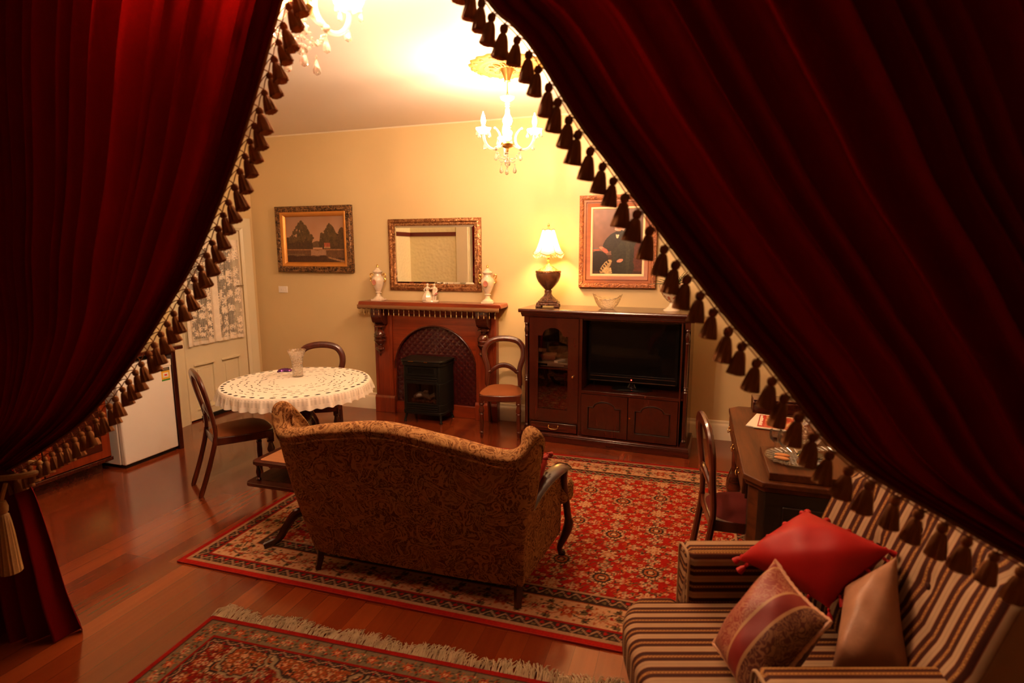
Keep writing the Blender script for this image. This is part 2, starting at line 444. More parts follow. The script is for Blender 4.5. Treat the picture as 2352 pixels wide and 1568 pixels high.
for (a0, a1, z0, z1) in PAN:
    leaf.prism(rrect(a0-.005, a1+.005, z0-.005, z1+.005, .004, 1), -.045, -.034, 'yz')
    leaf.prism(rrect(a0+.05, a1-.05, z0+.05, z1-.05, .004, 1), -.04, -.022, 'yz')
leaf = leaf.build('door_leaf', white_m, dr, bevel=.004)
pm = B()
for (a0, a1, z0, z1) in PAN:
    pm.box(-.014, .004, a0-.01, a1+.01, z1-.008, z1+.014)
    pm.box(-.014, .0, a0-.01, a1+.01, z0-.012, z0+.006)
pm.build('panel_moulding', white_m, dr, bevel=.005)
B().box(-.045, -.035, 4.55, 5.185, .85, 1.85).build('window_pane', glossblk, dr)
ws = B(); ws.box(-.02, .012, 4.60, 5.30, 0.0, .04); ws.build('weather_strip', blackm, dr, bevel=.004)
h = B(); h.box(-.012, -.004, 5.235, 5.275, 1.33, 1.46); h.tube([(0, 5.255, 1.385), (.05, 5.255, 1.385), (.06, 5.22, 1.385), (.06, 5.15, 1.388)], [.008, .008, .008, .006])
h.build('door_handle', plain('dull_nickel', (.45, .36, .25), .3, 1.0), dr, bevel=.002)
B().box(-.12, -.06, 4.40, 5.37, 0, 2.05).build('night_backing', blackm, dr)

# lace panel hanging on the door
rg = np.random.default_rng(3)
b = B(); nu, nv = 170, 200
L0, L1, Z0, Z1 = 4.474, 5.268, .80, 1.893
yy, zz = np.meshgrid(np.linspace(L0, L1, nu), np.linspace(Z0, Z1, nv))
def lacex(y): return .012+.012*math.sin((y-L0)*62)+.008*math.sin((y-L0)*27+1)
for j in range(nv):
    for i in range(nu):
        y = yy[j, i]; f = 1 if zz[j, i] < 1.8 else 0.55
        zed = zz[j, i]+(.007*abs(math.sin(y*110)) if j < 3 else 0)
        b.v.append((.018+lacex(y)*f, y, zed))
for j in range(nv-1):
    for i in range(nu-1): b.f.append((j*nu+i, j*nu+i+1, (j+1)*nu+i+1, (j+1)*nu+i)); b.mi.append(0)
al = np.zeros((nv, nu)); al[:] = .26
net = ((np.arange(nu)[None, :] % 3 == 0) | (np.arange(nv)[:, None] % 3 == 0)); al[net] = .50
for _ in range(430):     # rose and leaf figures worked densely into the net
    cy, cz, r = rg.uniform(L0, L1), rg.uniform(Z0, Z1), rg.uniform(.016, .034)
    d = np.hypot(yy-cy, zz-cz); an = np.arctan2(zz-cz, yy-cy)
    rr = r*(.75+.3*np.cos(5*an+rg.uniform(0, 6)))
    al[(d < rr) & ~((d > rr*.45) & (d < rr*.6))] = 1
fold = .5+.5*np.sin((yy-L0)*62*.5+.8)
al = np.where((yy > 4.80) & (yy < 4.90), np.maximum(al, .93), al)      # doubled folds
al = np.where((yy < L0+.05) | (yy > L1-.06) | (zz < Z0+.04) | (zz > Z1-.09), np.maximum(al, .9), al)
b.a['Col'] = np.dstack([np.full_like(al, .80), np.full_like(al, .70), np.full_like(al, .56), al]).reshape(-1, 4)
lace = b.build('lace_curtain', lace_m); lace.location = (XL, 0, 0)
tag(lace, 'cream floral lace panel hanging over the glass of the back door', 'lace curtain')

# light switch
sw = thing('light_switch', 'small white light switch plate under the landscape painting', 'switch', (-4.53, YB, 1.331))
B().box(-.061, .061, -.010, 0, -.037, .037).build('switch_plate', whitepl, sw, bevel=.003)
b = B(); b.box(-.022, -.008, -.015, -.009, -.009, .009); b.box(.008, .022, -.015, -.009, -.009, .009); b.build('rocker', whitepl, sw, bevel=.002)

# ------------------------------------------------------------------ velvet drapes with tassel fringe
def tassel_mesh():
    b = B()
    b.lathe([(.002, .0), (.0075, -.003), (.0095, -.009), (.0085, -.015), (.0055, -.018), (.0085, -.021), (.012, -.032), (.0155, -.050), (.018, -.064), (.0165, -.066), (.006, -.058)],
            20, wob=lambda a, j: 1+(.10*math.sin(a*9) if j > 4 else .0)+(.05*math.sin(a*4+j) if j > 6 else 0))
    return b
tas_proto = None
def make_drape(name, label, inner, outer, rail_n, yplane, nfold, seed, sgn, group, skirt):
    """inner/outer: pulled-back edges from the ceiling to the tie; cloth is gathered between them"""
    global tas_proto
    rnd = random.Random(seed)
    root = thing(name, label, 'curtain', (outer[0][0], yplane(outer[0][0]), CH), 0, group)
    root.location = (0, 0, 0)
    nu, nv = 400, 90
    I = bez(inner, nv-1); O = bez(outer, nv-1)
    ph = [rnd.uniform(-.9, .9) for _ in range(200)]
    amp = [rnd.uniform(.55, 1.25) for _ in range(200)]
    b = B(); hem = []
    for j in range(nv):
        v = j/(nv-1); A = .062*(1-.6*v)
        for i in range(nu):
            u = i/(nu-1)
            uu = u+.016*math.sin(u*17+seed)+.010*math.sin(u*41+1.3*seed)
            p = O[j].lerp(I[j], u)
            k = uu*nfold; kk = int(k)
            a = amp[kk % 200]*(1-k+kk)+amp[(kk+1) % 200]*(k-kk)
            wv = math.sin(2*PI*k+.5*math.sin(v*2+ph[kk % 200])*0.6)
            fade = min(1, (1-u)*9)*min(1, .25+u*8)
            # sideways swing keeps folds crisp, as gathered velvet does
            y = yplane(p.x)+A*a*wv*fade+.012*math.sin(5*PI*k+2*v)*fade*(.5+.5*math.sin(seed+k))
            b.v.append((p.x+sgn*.25*A*a*math.cos(2*PI*k)*fade, y, p.z))
            hem.append(sstep(.93, .965, u)*.95)
    for j in range(nv-1):
        for i in range(nu-1): b.f.append((j*nu+i, j*nu+i+1, (j+1)*nu+i+1, (j+1)*nu+i)); b.mi.append(0)
    b.a['hem'] = hem
    b.build('drape', velvet_m, root, angle=180)
    # gathered fall below the tie
    b = B(); hem = []
    nu2, nv2 = 130, 50
    I2 = bez(skirt[0], nv2-1); O2 = bez(skirt[1], nv2-1)
    for j in range(nv2):
        v = j/(nv2-1); A = .028+.05*v
        for i in range(nu2):
            u = i/(nu2-1); p = O2[j].lerp(I2[j], u); k = u*7.5+.1*math.sin(9*u+seed)
            z = p.z
            b.v.append((p.x+.02*v*math.sin(u*31), p.y+A*math.sin(2*PI*k)*min(1, (1-u)*12), z)); hem.append(.93)
    for j in range(nv2-1):
        for i in range(nu2-1): b.f.append((j*nu2+i, j*nu2+i+1, (j+1)*nu2+i+1, (j+1)*nu2+i)); b.mi.append(0)
    b.a['hem'] = hem
    b.build('lower_drape', velvet_m, root, angle=180)
    # braid along the edge with looped netting
    dense = bez(inner, 400); acc = 0; step = .0525; marks = []; tans = []
    for a, c in zip(dense, dense[1:]):
        acc += (c-a).length
        if acc >= step: acc -= step; marks.append(c.copy()); tans.append((c-a).normalized())
    def fy(p, o=0): return Vector((p.x, yplane(p.x)-.004+o, p.z))
    B().tube([fy(p) for p in dense[::4]], .0045, 7).build('edge_braid', tassel_m, root)
    net = B(); heads = []
    for k, (p, t) in enumerate(zip(marks, tans)):
        out = Vector((t.z, 0, -t.x)) if sgn < 0 else Vector((-t.z, 0, t.x))
        if out.x*sgn < 0: out = -out
        hd = fy(p)+out*(.023 if sgn > 0 else .009)+Vector((0, 0, -.002)); heads.append((hd, out, p))
    for k in range(len(heads)-1):
        p0 = fy(heads[k][2]); p1 = fy(heads[k+1][2]); h0 = heads[k][0]; h1 = heads[k+1][0]
        net.tube([p0, p0.lerp(h0, .55)+Vector((.003, 0, 0)), h0],   .0019, 5)
        net.tube([p1, p1.lerp(h0, .5)+Vector((0, 0, .004)), h0], .0016, 5)
        net.tube([h0, h0.lerp(h1, .5)+(p0-h0)*.15, h1], .0018, 5)
    net.build('fringe_cord', tassel_m, root)
    first = True
    for (hd, out, p) in heads:
        if hd.z > 2.55: continue
        tilt = R(-16 if sgn > 0 else 20)
        tilt = (R(-20) if sgn > 0 else R(9))+rnd.uniform(-.05, .05)
        if tas_proto is None: tas_proto = tassel_mesh().build('tassel', tassel_m, root); o = tas_proto
        else: o = tas_proto.copy(); COL.objects.link(o); o.parent = root
        s_ = rnd.uniform(1.14, 1.3)
        o.location = hd; o.rotation_mode = 'ZYX'; o.rotation_euler = (rnd.uniform(-.04, .04), tilt, rnd.uniform(0, 6)); o.scale = (s_, s_, s_*rnd.uniform(.95, 1.08))
    return root

def yl(x): return 1.58
def yr(x): return 1.58-.15*(x+.55)
Lin = [(-.95, 3.02), (-1.086, 2.788), (-1.229, 2.514), (-1.328, 2.298), (-1.444, 2.065), (-1.586, 1.828), (-1.676, 1.702), (-1.791, 1.57), (-2.012, 1.333), (-2.274, 1.106), (-2.576, .929), (-2.80, .82)]
Lout = [(-3.73, 3.02), (-3.71, 2.6), (-3.67, 2.2), (-3.60, 1.8), (-3.52, 1.5), (-3.42, 1.2), (-3.32, 1.0), (-3.25, .9), (-3.15, .78)]
make_drape('velvet_curtain', 'red velvet drape pulled back beside the white fridge, bronze tassel fringe', [(x, yl(x), z) for x, z in Lin], [(x, yl(x), z) for x, z in Lout],
    0, yl, 27.5, 3, 1, 'red velvet drapes with tassel fringe',
    ([(-2.78, 1.58, .84), (-2.69, 1.60, .76), (-2.66, 1.63, .50), (-2.645, 1.66, .22), (-2.635, 1.70, .004)], [(-3.17, 1.58, .84), (-3.22, 1.56, .6), (-3.30, 1.52, .3), (-3.34, 1.50, .004)]))
Rin = [(-.95, 3.02), (-.784, 2.755), (-.568, 2.433), (-.49, 2.354), (-.427, 2.279), (-.303, 2.088), (-.219, 1.979), (-.138, 1.872), (.008, 1.687), (.094, 1.583), (.177, 1.492), (.248, 1.403), (.317, 1.316), (.382, 1.263), (.452, 1.223), (.577, 1.161), (.694, 1.104), (.92, 1.0), (1.2, .90), (1.36, .85)]
Rout = [(1.92, 3.02), (1.91, 2.6), (1.90, 2.2), (1.87, 1.8), (1.82, 1.5), (1.77, 1.2), (1.71, 1.0), (1.66, .83)]
make_drape('velvet_curtain', 'red velvet drape swagged across the portrait and striped armchair, bronze tassel fringe', [(x, yr(x), z) for x, z in Rin], [(x, yr(x), z) for x, z in Rout],
    0, yr, 26.5, 8, -1, 'red velvet drapes with tassel fringe',
    ([(1.34, 1.26, .86), (1.30, 1.25, .6), (1.28, 1.25, .3), (1.27, 1.25, .004)], [(1.68, 1.22, .86), (1.72, 1.22, .6), (1.76, 1.21, .3), (1.78, 1.2, .004)]))
# gold tie-back with a big tassel
tb = thing('tieback_cord', 'gold rope tie-back with a long tassel, holding the drape by the fridge', 'tie-back', (-2.655, 1.52, .83))
b = B()
b.tube([(.06+.24*math.cos(a)-.22, .05+.10*math.sin(a), .02*math.cos(a)) for a in [2*PI*i/28 for i in range(28)]], .013, 8, True)
b.tube([(.02, -.04, .0), (.01, -.052, -.05), (0, -.055, -.08)], .008, 7)
b.build('rope_loop', tassel_gold, tb)
b = B(); b.lathe([(.004, 0), (.016, -.006), (.022, -.03), (.020, -.05), (.014, -.058), (.020, -.064), (.025, -.10), (.030, -.16), (.036, -.27), (.039, -.315), (.033, -.318), (.01, -.30)], 40,
    wob=lambda a, j: 1+(.05*math.sin(a*16) if j > 4 else .0))
b.build('tassel', tassel_gold, tb, loc=(0, -.055, -.07))

# ------------------------------------------------------------------ chandeliers
def make_chandelier(loc, rz, label, up, sz, bm_):
    t = thing('chandelier', label, 'chandelier', loc, rz, 'crystal chandeliers'); t.scale = (sz, sz, sz*.95)
    D = Matrix.Translation((0, 0, up))
    class B(globals()['B']):
        def __init__(s): super().__init__(); s.M = D
    b = B(); b.M = None; b.lathe([(.055, 0), (.057, -.012), (.05, -.03), (.034, -.06), (.024, -.09), (.02, -.105), (.024, -.11), (.008, -.118)], 24)
    b.build('canopy', gold, t)
    b = B(); b.tube([(0, 0, -.11-up), (0, 0, -.185)], .004, 6)
    for k in range(3): b.tube([(0, 0, -.18), (.010*math.cos(k*2.1), .010*math.sin(k*2.1), -.21), (.006*math.cos(k*2.1), .006*math.sin(k*2.1), -.24)], .0018, 5)
    b.build('rod', brass, t)
    b = B(); b.lathe([(.008, -.252), (.024, -.25), (.045, -.235), (.052, -.220), (.047, -.219), (.016, -.242)], 20, wob=lambda a, j: 1+.10*math.cos(a*8)*(j in (2, 3, 4)))
    b.lathe([(.008, -.255), (.017, -.262), (.017, -.272), (.008, -.278)], 14)
    b.build('crown_dish', opal, t)
    b = B(); b.lathe([(.010, -.278), (.018, -.285), (.010, -.295), (.017, -.31), (.017, -.335), (.020, -.345), (.034, -.372), (.037, -.39), (.029, -.415), (.014, -.43), (.026, -.437), (.014, -.444), (.031, -.458), (.038, -.472), (.033, -.49), (.018, -.515), (.015, -.54)], 18)
    b.build('column', opal, t)
    b = B(); b.lathe([(.014, -.535), (.030, -.538), (.046, -.545), (.048, -.556), (.040, -.570), (.022, -.582), (.008, -.586), (.006, -.60), (.009, -.604), (.002, -.612)], 20)
    b.build('bowl', gold, t)
    drop = None
    def drop_bm():
        b = B(); b.M = None; b.lathe([(.0015, 0), (.003, -.003), (.003, -.007), (.0015, -.010)], 8)
        b.lathe([(.001, -.011), (.004, -.018), (.008, -.030), (.0105, -.040), (.009, -.049), (.001, -.054)], 8); return b
    def beads(p0, p1, sag, n, par):
        b = B()
        for i in range(n):
            f = i/(n-1); p = Vector(p0).lerp(Vector(p1), f); p.z -= sag*math.sin(PI*f)
            b.ball(p, .0055, nu=8, nv=6)
        return b.build('bead_strand', crystal, par)
    bulbs = []
    for k in range(3):
        a = R(120*k); ca, sa = math.cos(a), math.sin(a)
        def P(r, z, s=0): return (r*ca-s*sa, r*sa+s*ca, z)
        b = B()
        b.tube([P(r, z) for r, z in [(.03, -.555), (.06, -.58), (.10, -.595)]], .0075, 8)
        b.tube(bez([P(r, z) for r, z in [(.095, -.596), (.125, -.603), (.16, -.594), (.188, -.566), (.203, -.53), (.205, -.508)]], 16), .0095, 10)
        b.tube(bez([P(r, z) for r, z in [(.10, -.592), (.072, -.565), (.06, -.53), (.068, -.49), (.09, -.462), (.106, -.452)]], 16), [.010-.004*i/16 for i in range(17)], 10)
        arm = b.build('arm', opal, t)
        b = B(); b.ball(P(.10, -.594), .016, (1, 1, .8)); b.build('joint_bead', opal, arm); b = B(); b.ball(P(.108, -.452), .009); b.build('tip_bead', opal, arm)
        b = B(); b.lathe([(.006, -.512), (.022, -.506), (.04, -.492), (.052, -.474), (.055, -.466), (.050, -.467), (.036, -.484), (.012, -.496)], 24, P(.205, 0), wob=lambda a, j: 1+.07*math.cos(a*6)*(j in (3, 4, 5)))
        b.build('drip_dish', opal, arm)
        b = B(); b.lathe([(.013, -.50), (.013, -.455), (.015, -.45), (.012, -.446)], 14, P(.205, 0)); b.build('candle_tube', whitepl, arm)
        b = B(); b.lathe([(.007, -.446), (.012, -.438), (.0165, -.42), (.016, -.402), (.010, -.38), (.004, -.362), (.0015, -.352)], 10, P(.205, 0)); b.build('bulb', bm_, arm)
        spots = [P(.205+.053*math.cos(q), -.472, .053*math.sin(q)) for q in (0, PI/2, PI, 1.5*PI)]+[P(.195, -.545), P(.10, -.612), P(.055, -.70)]
        for sp in spots:
            if drop is None: drop = drop_bm().build('crystal_drop', crystal, t); o = drop
            else: o = drop.copy(); COL.objects.link(o); o.parent = t
            o.location = (sp[0], sp[1], sp[2]+up); o.rotation_euler = (0, 0, random.random()*3)
            if sp[2] < -.53: o.scale = (1.35, 1.35, 1.3)
        beads(P(.10, -.606), P(.012, -.655), .03, 9, t)
        a2 = a+R(120); beads(P(.10, -.606), (.10*math.cos(a2), .10*math.sin(a2), -.606), .075, 13, t)
    b = B(); b.tube([(0, 0, -.61), (0, 0, -.67)], .0015, 5); b.ball((0, 0, -.62), .006); b.ball((0, 0, -.64), .006); b.ball((0, 0, -.695), .021, nu=10, nv=7); b.ball((0, 0, -.722), .005)
    b.build('hanging_ball', crystal, t)
    return t
make_chandelier((-1.30, 4.014, CH), R(-6), 'crystal chandelier hanging from the gilded plaster rose near the fireplace', 0.0, 1.0, bulb_m)
make_chandelier((-1.43, 1.93, CH), R(71), 'crystal chandelier partly cut off, close behind the tasselled drape edge', .185, 1.1, bulb2_m)

# plaster ceiling rose
rs = thing('ceiling_rose', 'round gilded plaster rose on the ceiling above the hanging chandelier', 'ceiling rose', (-1.30, 4.014, CH))
rose_m = plain('cream_gilded_plaster', (.42, .235, .055), .6, bump=.4, bscale=70)
b = B(); b.M = Matrix.Scale(.88, 4); b.lathe([(.30, 0), (.295, -.012), (.27, -.020), (.25, -.016), (.235, -.026), (.215, -.030), (.20, -.024), (.19, -.030), (.17, -.030), (.155, -.020), (.06, -.026), (.05, -.034), (.02, -.034)], 96,
    wob=lambda a, j: 1+.035*math.cos(a*18)*(j < 2)+.012*math.cos(a*36)*(j in (2, 3)))
for k in range(12):
    a = 2*PI*k/12
    b.tube([(r*math.cos(a+s), r*math.sin(a+s), z) for r, s, z in ((.06, 0, -.026), (.09, .16, -.033), (.13, .1, -.03), (.15, 0, -.024))], [.004, .008, .006, .002], 6)
    b.tube([(r*math.cos(a-s), r*math.sin(a-s), z) for r, s, z in ((.06, 0, -.026), (.09, .16, -.033), (.13, .1, -.03), (.15, 0, -.024))], [.004, .008, .006, .002], 6)
for k in range(18):
    a = 2*PI*k/18; b.ball((.265*math.cos(a), .265*math.sin(a), -.02), .018, (1, 1, .5), 8, 6)
b.build('rose_disc', rose_m, rs, angle=60)
b = B(); b.M = Matrix.Scale(.88, 4)
for k in range(34):
    a = 2*PI*k/34; b.ball((.182*math.cos(a), .182*math.sin(a), -.029), .007, (1.3, 1, .8), 7, 5)
b.build('beaded_ring', plain('brick_red_bead_paint', (.45, .12, .05), .5), rs)

# ------------------------------------------------------------------ pictures and mirror on the back wall
def raster(name, img, w, h, m, parent, loc, plane='xz'):
    """a surface with the picture in its vertex paint; img[row 0 = bottom]"""
    H, W = img.shape[:2]; b = B()
    xs = np.linspace(-w/2, w/2, W); zs = np.linspace(-h/2, h/2, H)
    X, Z = np.meshgrid(xs, zs)
    v = np.stack([X, np.zeros_like(X), Z], -1) if plane == 'xz' else np.stack([X, Z, np.zeros_like(X)], -1)
    b.v = [tuple(p) for p in v.reshape(-1, 3)]
    k = np.arange(H*W).reshape(H, W)
    f = np.stack([k[:-1, :-1], k[:-1, 1:], k[1:, 1:], k[1:, :-1]], -1).reshape(-1, 4)
    b.f = f.tolist(); b.mi = [0]*len(b.f)
    b.a['Col'] = np.concatenate([img, np.ones((H, W, 1))], -1).reshape(-1, 4)
    return b.build(name, m, parent, loc=loc, smooth=False)
def noise2(h, w, cell, seed):
    r = np.random.default_rng(seed); gh, gw = int(h/cell)+3, int(w/cell)+3; g = r.random((gh, gw))
    y = np.arange(h)/cell; x = np.arange(w)/cell; y0 = y.astype(int); x0 = x.astype(int); fy = (y-y0)[:, None]; fx = (x-x0)[None, :]
    fy = fy*fy*(3-2*fy); fx = fx*fx*(3-2*fx)
    return (g[y0][:, x0]*(1-fy)*(1-fx)+g[y0+1][:, x0]*fy*(1-fx)+g[y0][:, x0+1]*(1-fy)*fx+g[y0+1][:, x0+1]*fy*fx)

def ornate(name, c1, c2, metal=.0, rough=.4):
    n = N(name); v = n.new('TexNoise', i_Vector=n.coord(), i_Scale=42.0, i_Detail=2.0, i_Distortion=1.2)
    f = n.ramp(v.outputs[0], [(.40, c1), (.62, c2)])
    return n.done(n.pbr(f, rough, metal, normal=n.bump(v.outputs[0], .9, .012)))
dark_orn = ornate('dark_bronze_carving', (.035, .014, .006), (.30, .14, .05), .3, .35)
gilt_orn = ornate('antique_gilt_ripple', (.20, .07, .022), (.46, .22, .085), .55, .3)
ches_orn = ornate('chestnut_carving', (.20, .055, .016), (.38, .13, .04), .1, .4)
gold_sl = plain('gold_slip', (.62, .27, .06), .30, .55)
chest = wood('chestnut_frame_wood', (.27, .075, .022), (.37, .115, .034), 'x', .35, .2)
ivory = plain('ivory_slip', (.72, .58, .34), .4)

# landscape
p = thing('landscape_painting', 'lake landscape with two tree masses, dark carved and gilt frame', 'painting', (-4.053, YB, 1.897))
B().frame(-.425, .425, -.30, .30, [(0, 0), (0, .052), (.018, .066), (.034, .058), (.05, .064), (.064, .05), (.064, 0)], 0).build('outer_frame', dark_orn, p, angle=60)
B().frame(-.375, .375, -.25, .25, [(0, .018), (.006, .028), (.03, .052), (.046, .056), (.054, .05), (.054, 0), (0, 0)], 0).build('gilt_slip', gold_sl, p, bevel=.002)
H_, W_ = 120, 180
yy, xx = np.mgrid[0:H_, 0:W_]; u = xx/W_; v = yy/H_
sky = np.stack([.20+.13*(1-v)+0*u, .105+.07*(1-v), .062+.035*(1-v)], -1)+.02*(noise2(H_, W_, 22, 1)[..., None]-.5)
img = sky.copy()
n5 = noise2(H_, W_, 7, 2); n9 = noise2(H_, W_, 16, 3); n3 = noise2(H_, W_, 3, 4)
def put(mask, col, var=.25): img[mask] = (np.array(col)[None]*(1-var+2*var*n3[mask][:, None]))
put((v < .42+.05*n9) & (u > .42) & (u < .66) & (v > .32), (.075, .040, .018))
rt2 = np.random.default_rng(11)
def crown(cu, base, top, half, n_, col):
    for _ in range(n_):
        f = rt2.random(); hw = half*(1-f)**.75; du = rt2.uniform(-1, 1)*hw; cv = base+(top-base)*f; r = rt2.uniform(.018, .050)*(1.15-f*.6)
        m = ((u-cu-du)*1.45)**2+(v-cv)**2 < (r*(.7+.6*n3))**2
        put(m, np.array(col)*rt2.uniform(.75, 1.25))
put((v < .50+.06*n5+.02*n3) & (u < .46-.25*np.clip(v-.38, 0, 1)) & (v > .28), (.040, .019, .008))
crown(.27, .46, .88, .22, 190, (.056, .031, .011))
put((v < .58+.12*n5-.25*np.abs(u-.78)) & (u > .62) & (v > .28), (.042, .020, .008))
crown(.755, .40, .82, .17, 170, (.052, .028, .010)); crown(.96, .36, .74, .12, 90, (.045, .022, .009)); crown(.62, .34, .62, .06, 40, (.05, .026, .010))
put((np.abs(u-.20-.12*(v-.15)) < .006) & (v > .14) & (v < .45), (.03, .012, .005))
put((v < .29), (.075, .032, .014)); put((v < .285) & (v > .262), (.17, .075, .028))
put((v < .25+.03*n9) & (v > .13+.05*n5) & (u > .42) & (u < .68), (.20, .105, .06), .15)
put((v < .19) & (v > .13) & (u < .32), (.10, .055, .026)); put((v < .12+.04*n9-.05*(u > .7)), (.035, .013, .006))
put((v < .12-.3*(u-.72)) & (v > .06-.35*(u-.8)) & (u > .72), (.17, .085, .04))
put((np.abs(u-.705) < .05) & (v > .34) & (v < .42), (.22, .05, .022)); put((np.abs(u-.70) < .052) & (v > .30) & (v < .34), (.22, .12, .06))
raster('canvas', img*1.65, .76, .51, oil_m, p, (0, -.016, 0))

# mirror
p = thing('wall_mirror', 'gilt framed mirror above the mantel shelf', 'mirror', (-2.598, YB, 1.724))
B().frame(-.455, .455, -.302, .302, [(0, 0), (0, .020), (.012, .030), (.028, .026), (.040, .044), (.056, .040), (.064, .028), (.072, .024), (.072, 0)], 0).build('frame', gilt_orn, p, angle=60)
b = B(); b.add([(-.46, -.012, -.307), (.46, -.012, -.307), (.46, -.012, .307), (-.46, -.012, .307), (-.435, -.016, -.282), (.435, -.016, -.282), (.435, -.016, .282), (-.435, -.016, .282)],
    [(4, 5, 6, 7), (0, 1, 5, 4), (1, 2, 6, 5), (2, 3, 7, 6), (3, 0, 4, 7)]); b.build('bevelled_glass', mirror_m, p, smooth=False)

# portrait
p = thing('portrait_painting', 'oil portrait of a seated grey-haired man in broad chestnut frame', 'painting', (-.697, YB, 1.845))
B().frame(-.315, .315, -.385, .385, [(0, 0), (0, .030), (.012, .044), (.026, .052), (.045, .05), (.05, 0)], 0).build('carved_edge', ches_orn, p, angle=60)
B().frame(-.252, .252, -.322, .322, [(0, 0), (0, .018), (.036, .026), (.038, .018), (.044, .018), (.046, .034), (.066, .036), (.066, 0)], 0).build('flat_frame', chest, p, angle=30)
B().frame(-.232, .232, -.302, .302, [(0, 0), (0, .012), (.008, .020), (.021, .020), (.021, 0)], 0).build('ivory_slip', ivory, p, angle=30)
H_, W_ = 150, 114
yy, xx = np.mgrid[0:H_, 0:W_]; u = xx/W_; v = yy/H_
n5 = noise2(H_, W_, 9, 5); n3 = noise2(H_, W_, 3, 6)
img = np.stack([.105+.05*(1-u)*v, .050+.022*(1-u)*v, .036+.015*(1-u)*v], -1)*(.85+.3*n5[..., None])
def ell(cu, cv, ru, rv, rot=0):
    du, dv = (u-cu)*W_/H_, v-cv; c, s_ = math.cos(rot), math.sin(rot)
    return ((du*c+dv*s_)/ru)**2+((-du*s_+dv*c)/rv)**2 < 1
put(v < .30, (.035, .014, .008)); put(ell(.12, .20, .16, .16), (.012, .006, .004)); put((u > .78) & (v < .55) & (v > .05), (.075, .018, .010))
put(ell(.27, .12, .13, .05, .9), (.30, .20, .09)); put(ell(.32, .055, .09, .05), (.34, .24, .11)); 
for k in range(6): put(ell(.14+.035*k, .03+.032*k, .012, .022, .5), (.02, .010, .006))
put(ell(.60, .34, .17, .34), (.022, .018, .010)); put(ell(.66, .52, .15, .17), (.026, .022, .013)); put(ell(.40, .50, .10, .19, -.75), (.018, .013, .008))
put(ell(.62, .11, .16, .15, .3), (.022, .018, .010)); put(ell(.45, .10, .05, .12), (.020, .014, .009)); put(ell(.70, .30, .03, .30), (.034, .028, .017))
put(ell(.49, .60, .022, .05), (.60, .45, .30)); put(ell(.50, .63, .035, .03), (.012, .008, .006))
put(ell(.515, .76, .072, .105), (.42, .20, .115), .1); put(ell(.535, .84, .06, .045), (.50, .27, .17), .1)
put(ell(.60, .73, .030, .065), (.36, .24, .17)); put(ell(.615, .80, .022, .06), (.30, .20, .14)); put(ell(.47, .685, .025, .02), (.34, .24, .18))
put(ell(.485, .775, .016, .008), (.16, .06, .035)); put(ell(.545, .775, .016, .008), (.16, .06, .035)); put(ell(.50, .735, .012, .026, .2), (.47, .22, .13)); put(ell(.505, .705, .022, .006), (.25, .07, .05))
put(ell(.19, .40, .045, .022, -.4), (.45, .16, .10)); put(ell(.25, .365, .055, .028, -.6), (.42, .085, .06)); put(ell(.55, .21, .05, .025, .3), (.44, .17, .11))
put(ell(.06, .375, .06, .014), (.30, .07, .035)); put(ell(.06, .395, .06, .010), (.08, .08, .075))
raster('canvas', img*1.25, .474, .612, oil_m, p, (0, -.008, 0))

# ------------------------------------------------------------------ mantelpiece
mp = thing('mantelpiece', 'carved red-brown timber mantelpiece with arched opening', 'mantelpiece', (-2.597, YB, 0))
YP = -.085
b = B(); b.prism([(-.80, 1.198), (.81, 1.198), (.81, 1.212), (.80, 1.24), (-.79, 1.24), (-.80, 1.212)], -.235, -.002, 'xz'); b.build('mantel_shelf', oakx, mp, bevel=.005)
b = B(); b.prism([(-.695, .0), (-.475, .0)], 0, 0) if False else None
for sx in (-1, 1):
    x0, x1 = (-.705, -.49) if sx < 0 else (.48, .705)
    B().box(x0, x1, YP, -.002, .19, 1.198).build('pilaster', oak, mp, bevel=.004)
    b = B(); b.box(x0-.012, x1+.012, YP-.014, -.002, 0, .165); b.prism([(-.002, .165), (YP-.014, .165), (YP, .19), (-.002, .19)], x0-.012, x1+.012, 'yz'); b.build('plinth_block', oak, mp, bevel=.003)
    b = B(); b.box(x0+.03, x0+.036, YP-.004, YP, .22, .98); b.box(x1-.036, x1-.03, YP-.004, YP, .22, .98); b.build('reeded_line', oak, mp)
    cx = (x0+x1)/2
    b = B(); b.prism([(YP, .985), (-.15, .985), (-.20, 1.02), (-.225, 1.08), (-.22, 1.198), (YP, 1.198)], cx-.062, cx+.062, 'yz'); cb = b.build('corbel_block', mahogx, mp, bevel=.004)
    b = B(); b.lathe([(.01, .0), (.022, -.004), (.06, -.012), (.062, -.026), (.03, -.036), (.024, -.055), (.044, -.075), (.062, -.105), (.060, -.125), (.066, -.132), (.060, -.140), (.060, -.165), (.066, -.172), (.056, -.188), (.040, -.215), (.022, -.228), (.020, -.24), (.046, -.252), (.050, -.268), (.034, -.284), (.016, -.296), (.014, -.318), (.008, -.338), (.001, -.35)], 24, (cx, YP-.068, .99)); b.build('turned_pendant', turnw, mp)
b = B()
arch = [(-.475, 0), (-.475, .50)]+[(.475*math.cos(PI-PI*i/28), .50+.478*math.sin(PI*i/28)) for i in range(1, 28)]+[(.475, .50), (.475, 0)]
b.prism([(-.49, 0), (-.49, 1.198), (.49, 1.198), (.49, 0)]+arch[::-1], -.062, -.03, 'xz'); b.build('arched_surround', oakx, mp, smooth=False)
b = B(); b.prism([(-.002, 1.198), (-.19, 1.198), (-.17, 1.17), (-.11, 1.155), (-.10, 1.10), (-.062, 1.085), (-.002, 1.085)], -.49, .49, 'yz'); b.build('frieze_cornice', oakx, mp)
b = B(); b.tube([(x, -.064, z) for x, z in arch[1:-1]], .010, 8, m=0); b.build('arch_moulding', mahogx, mp)
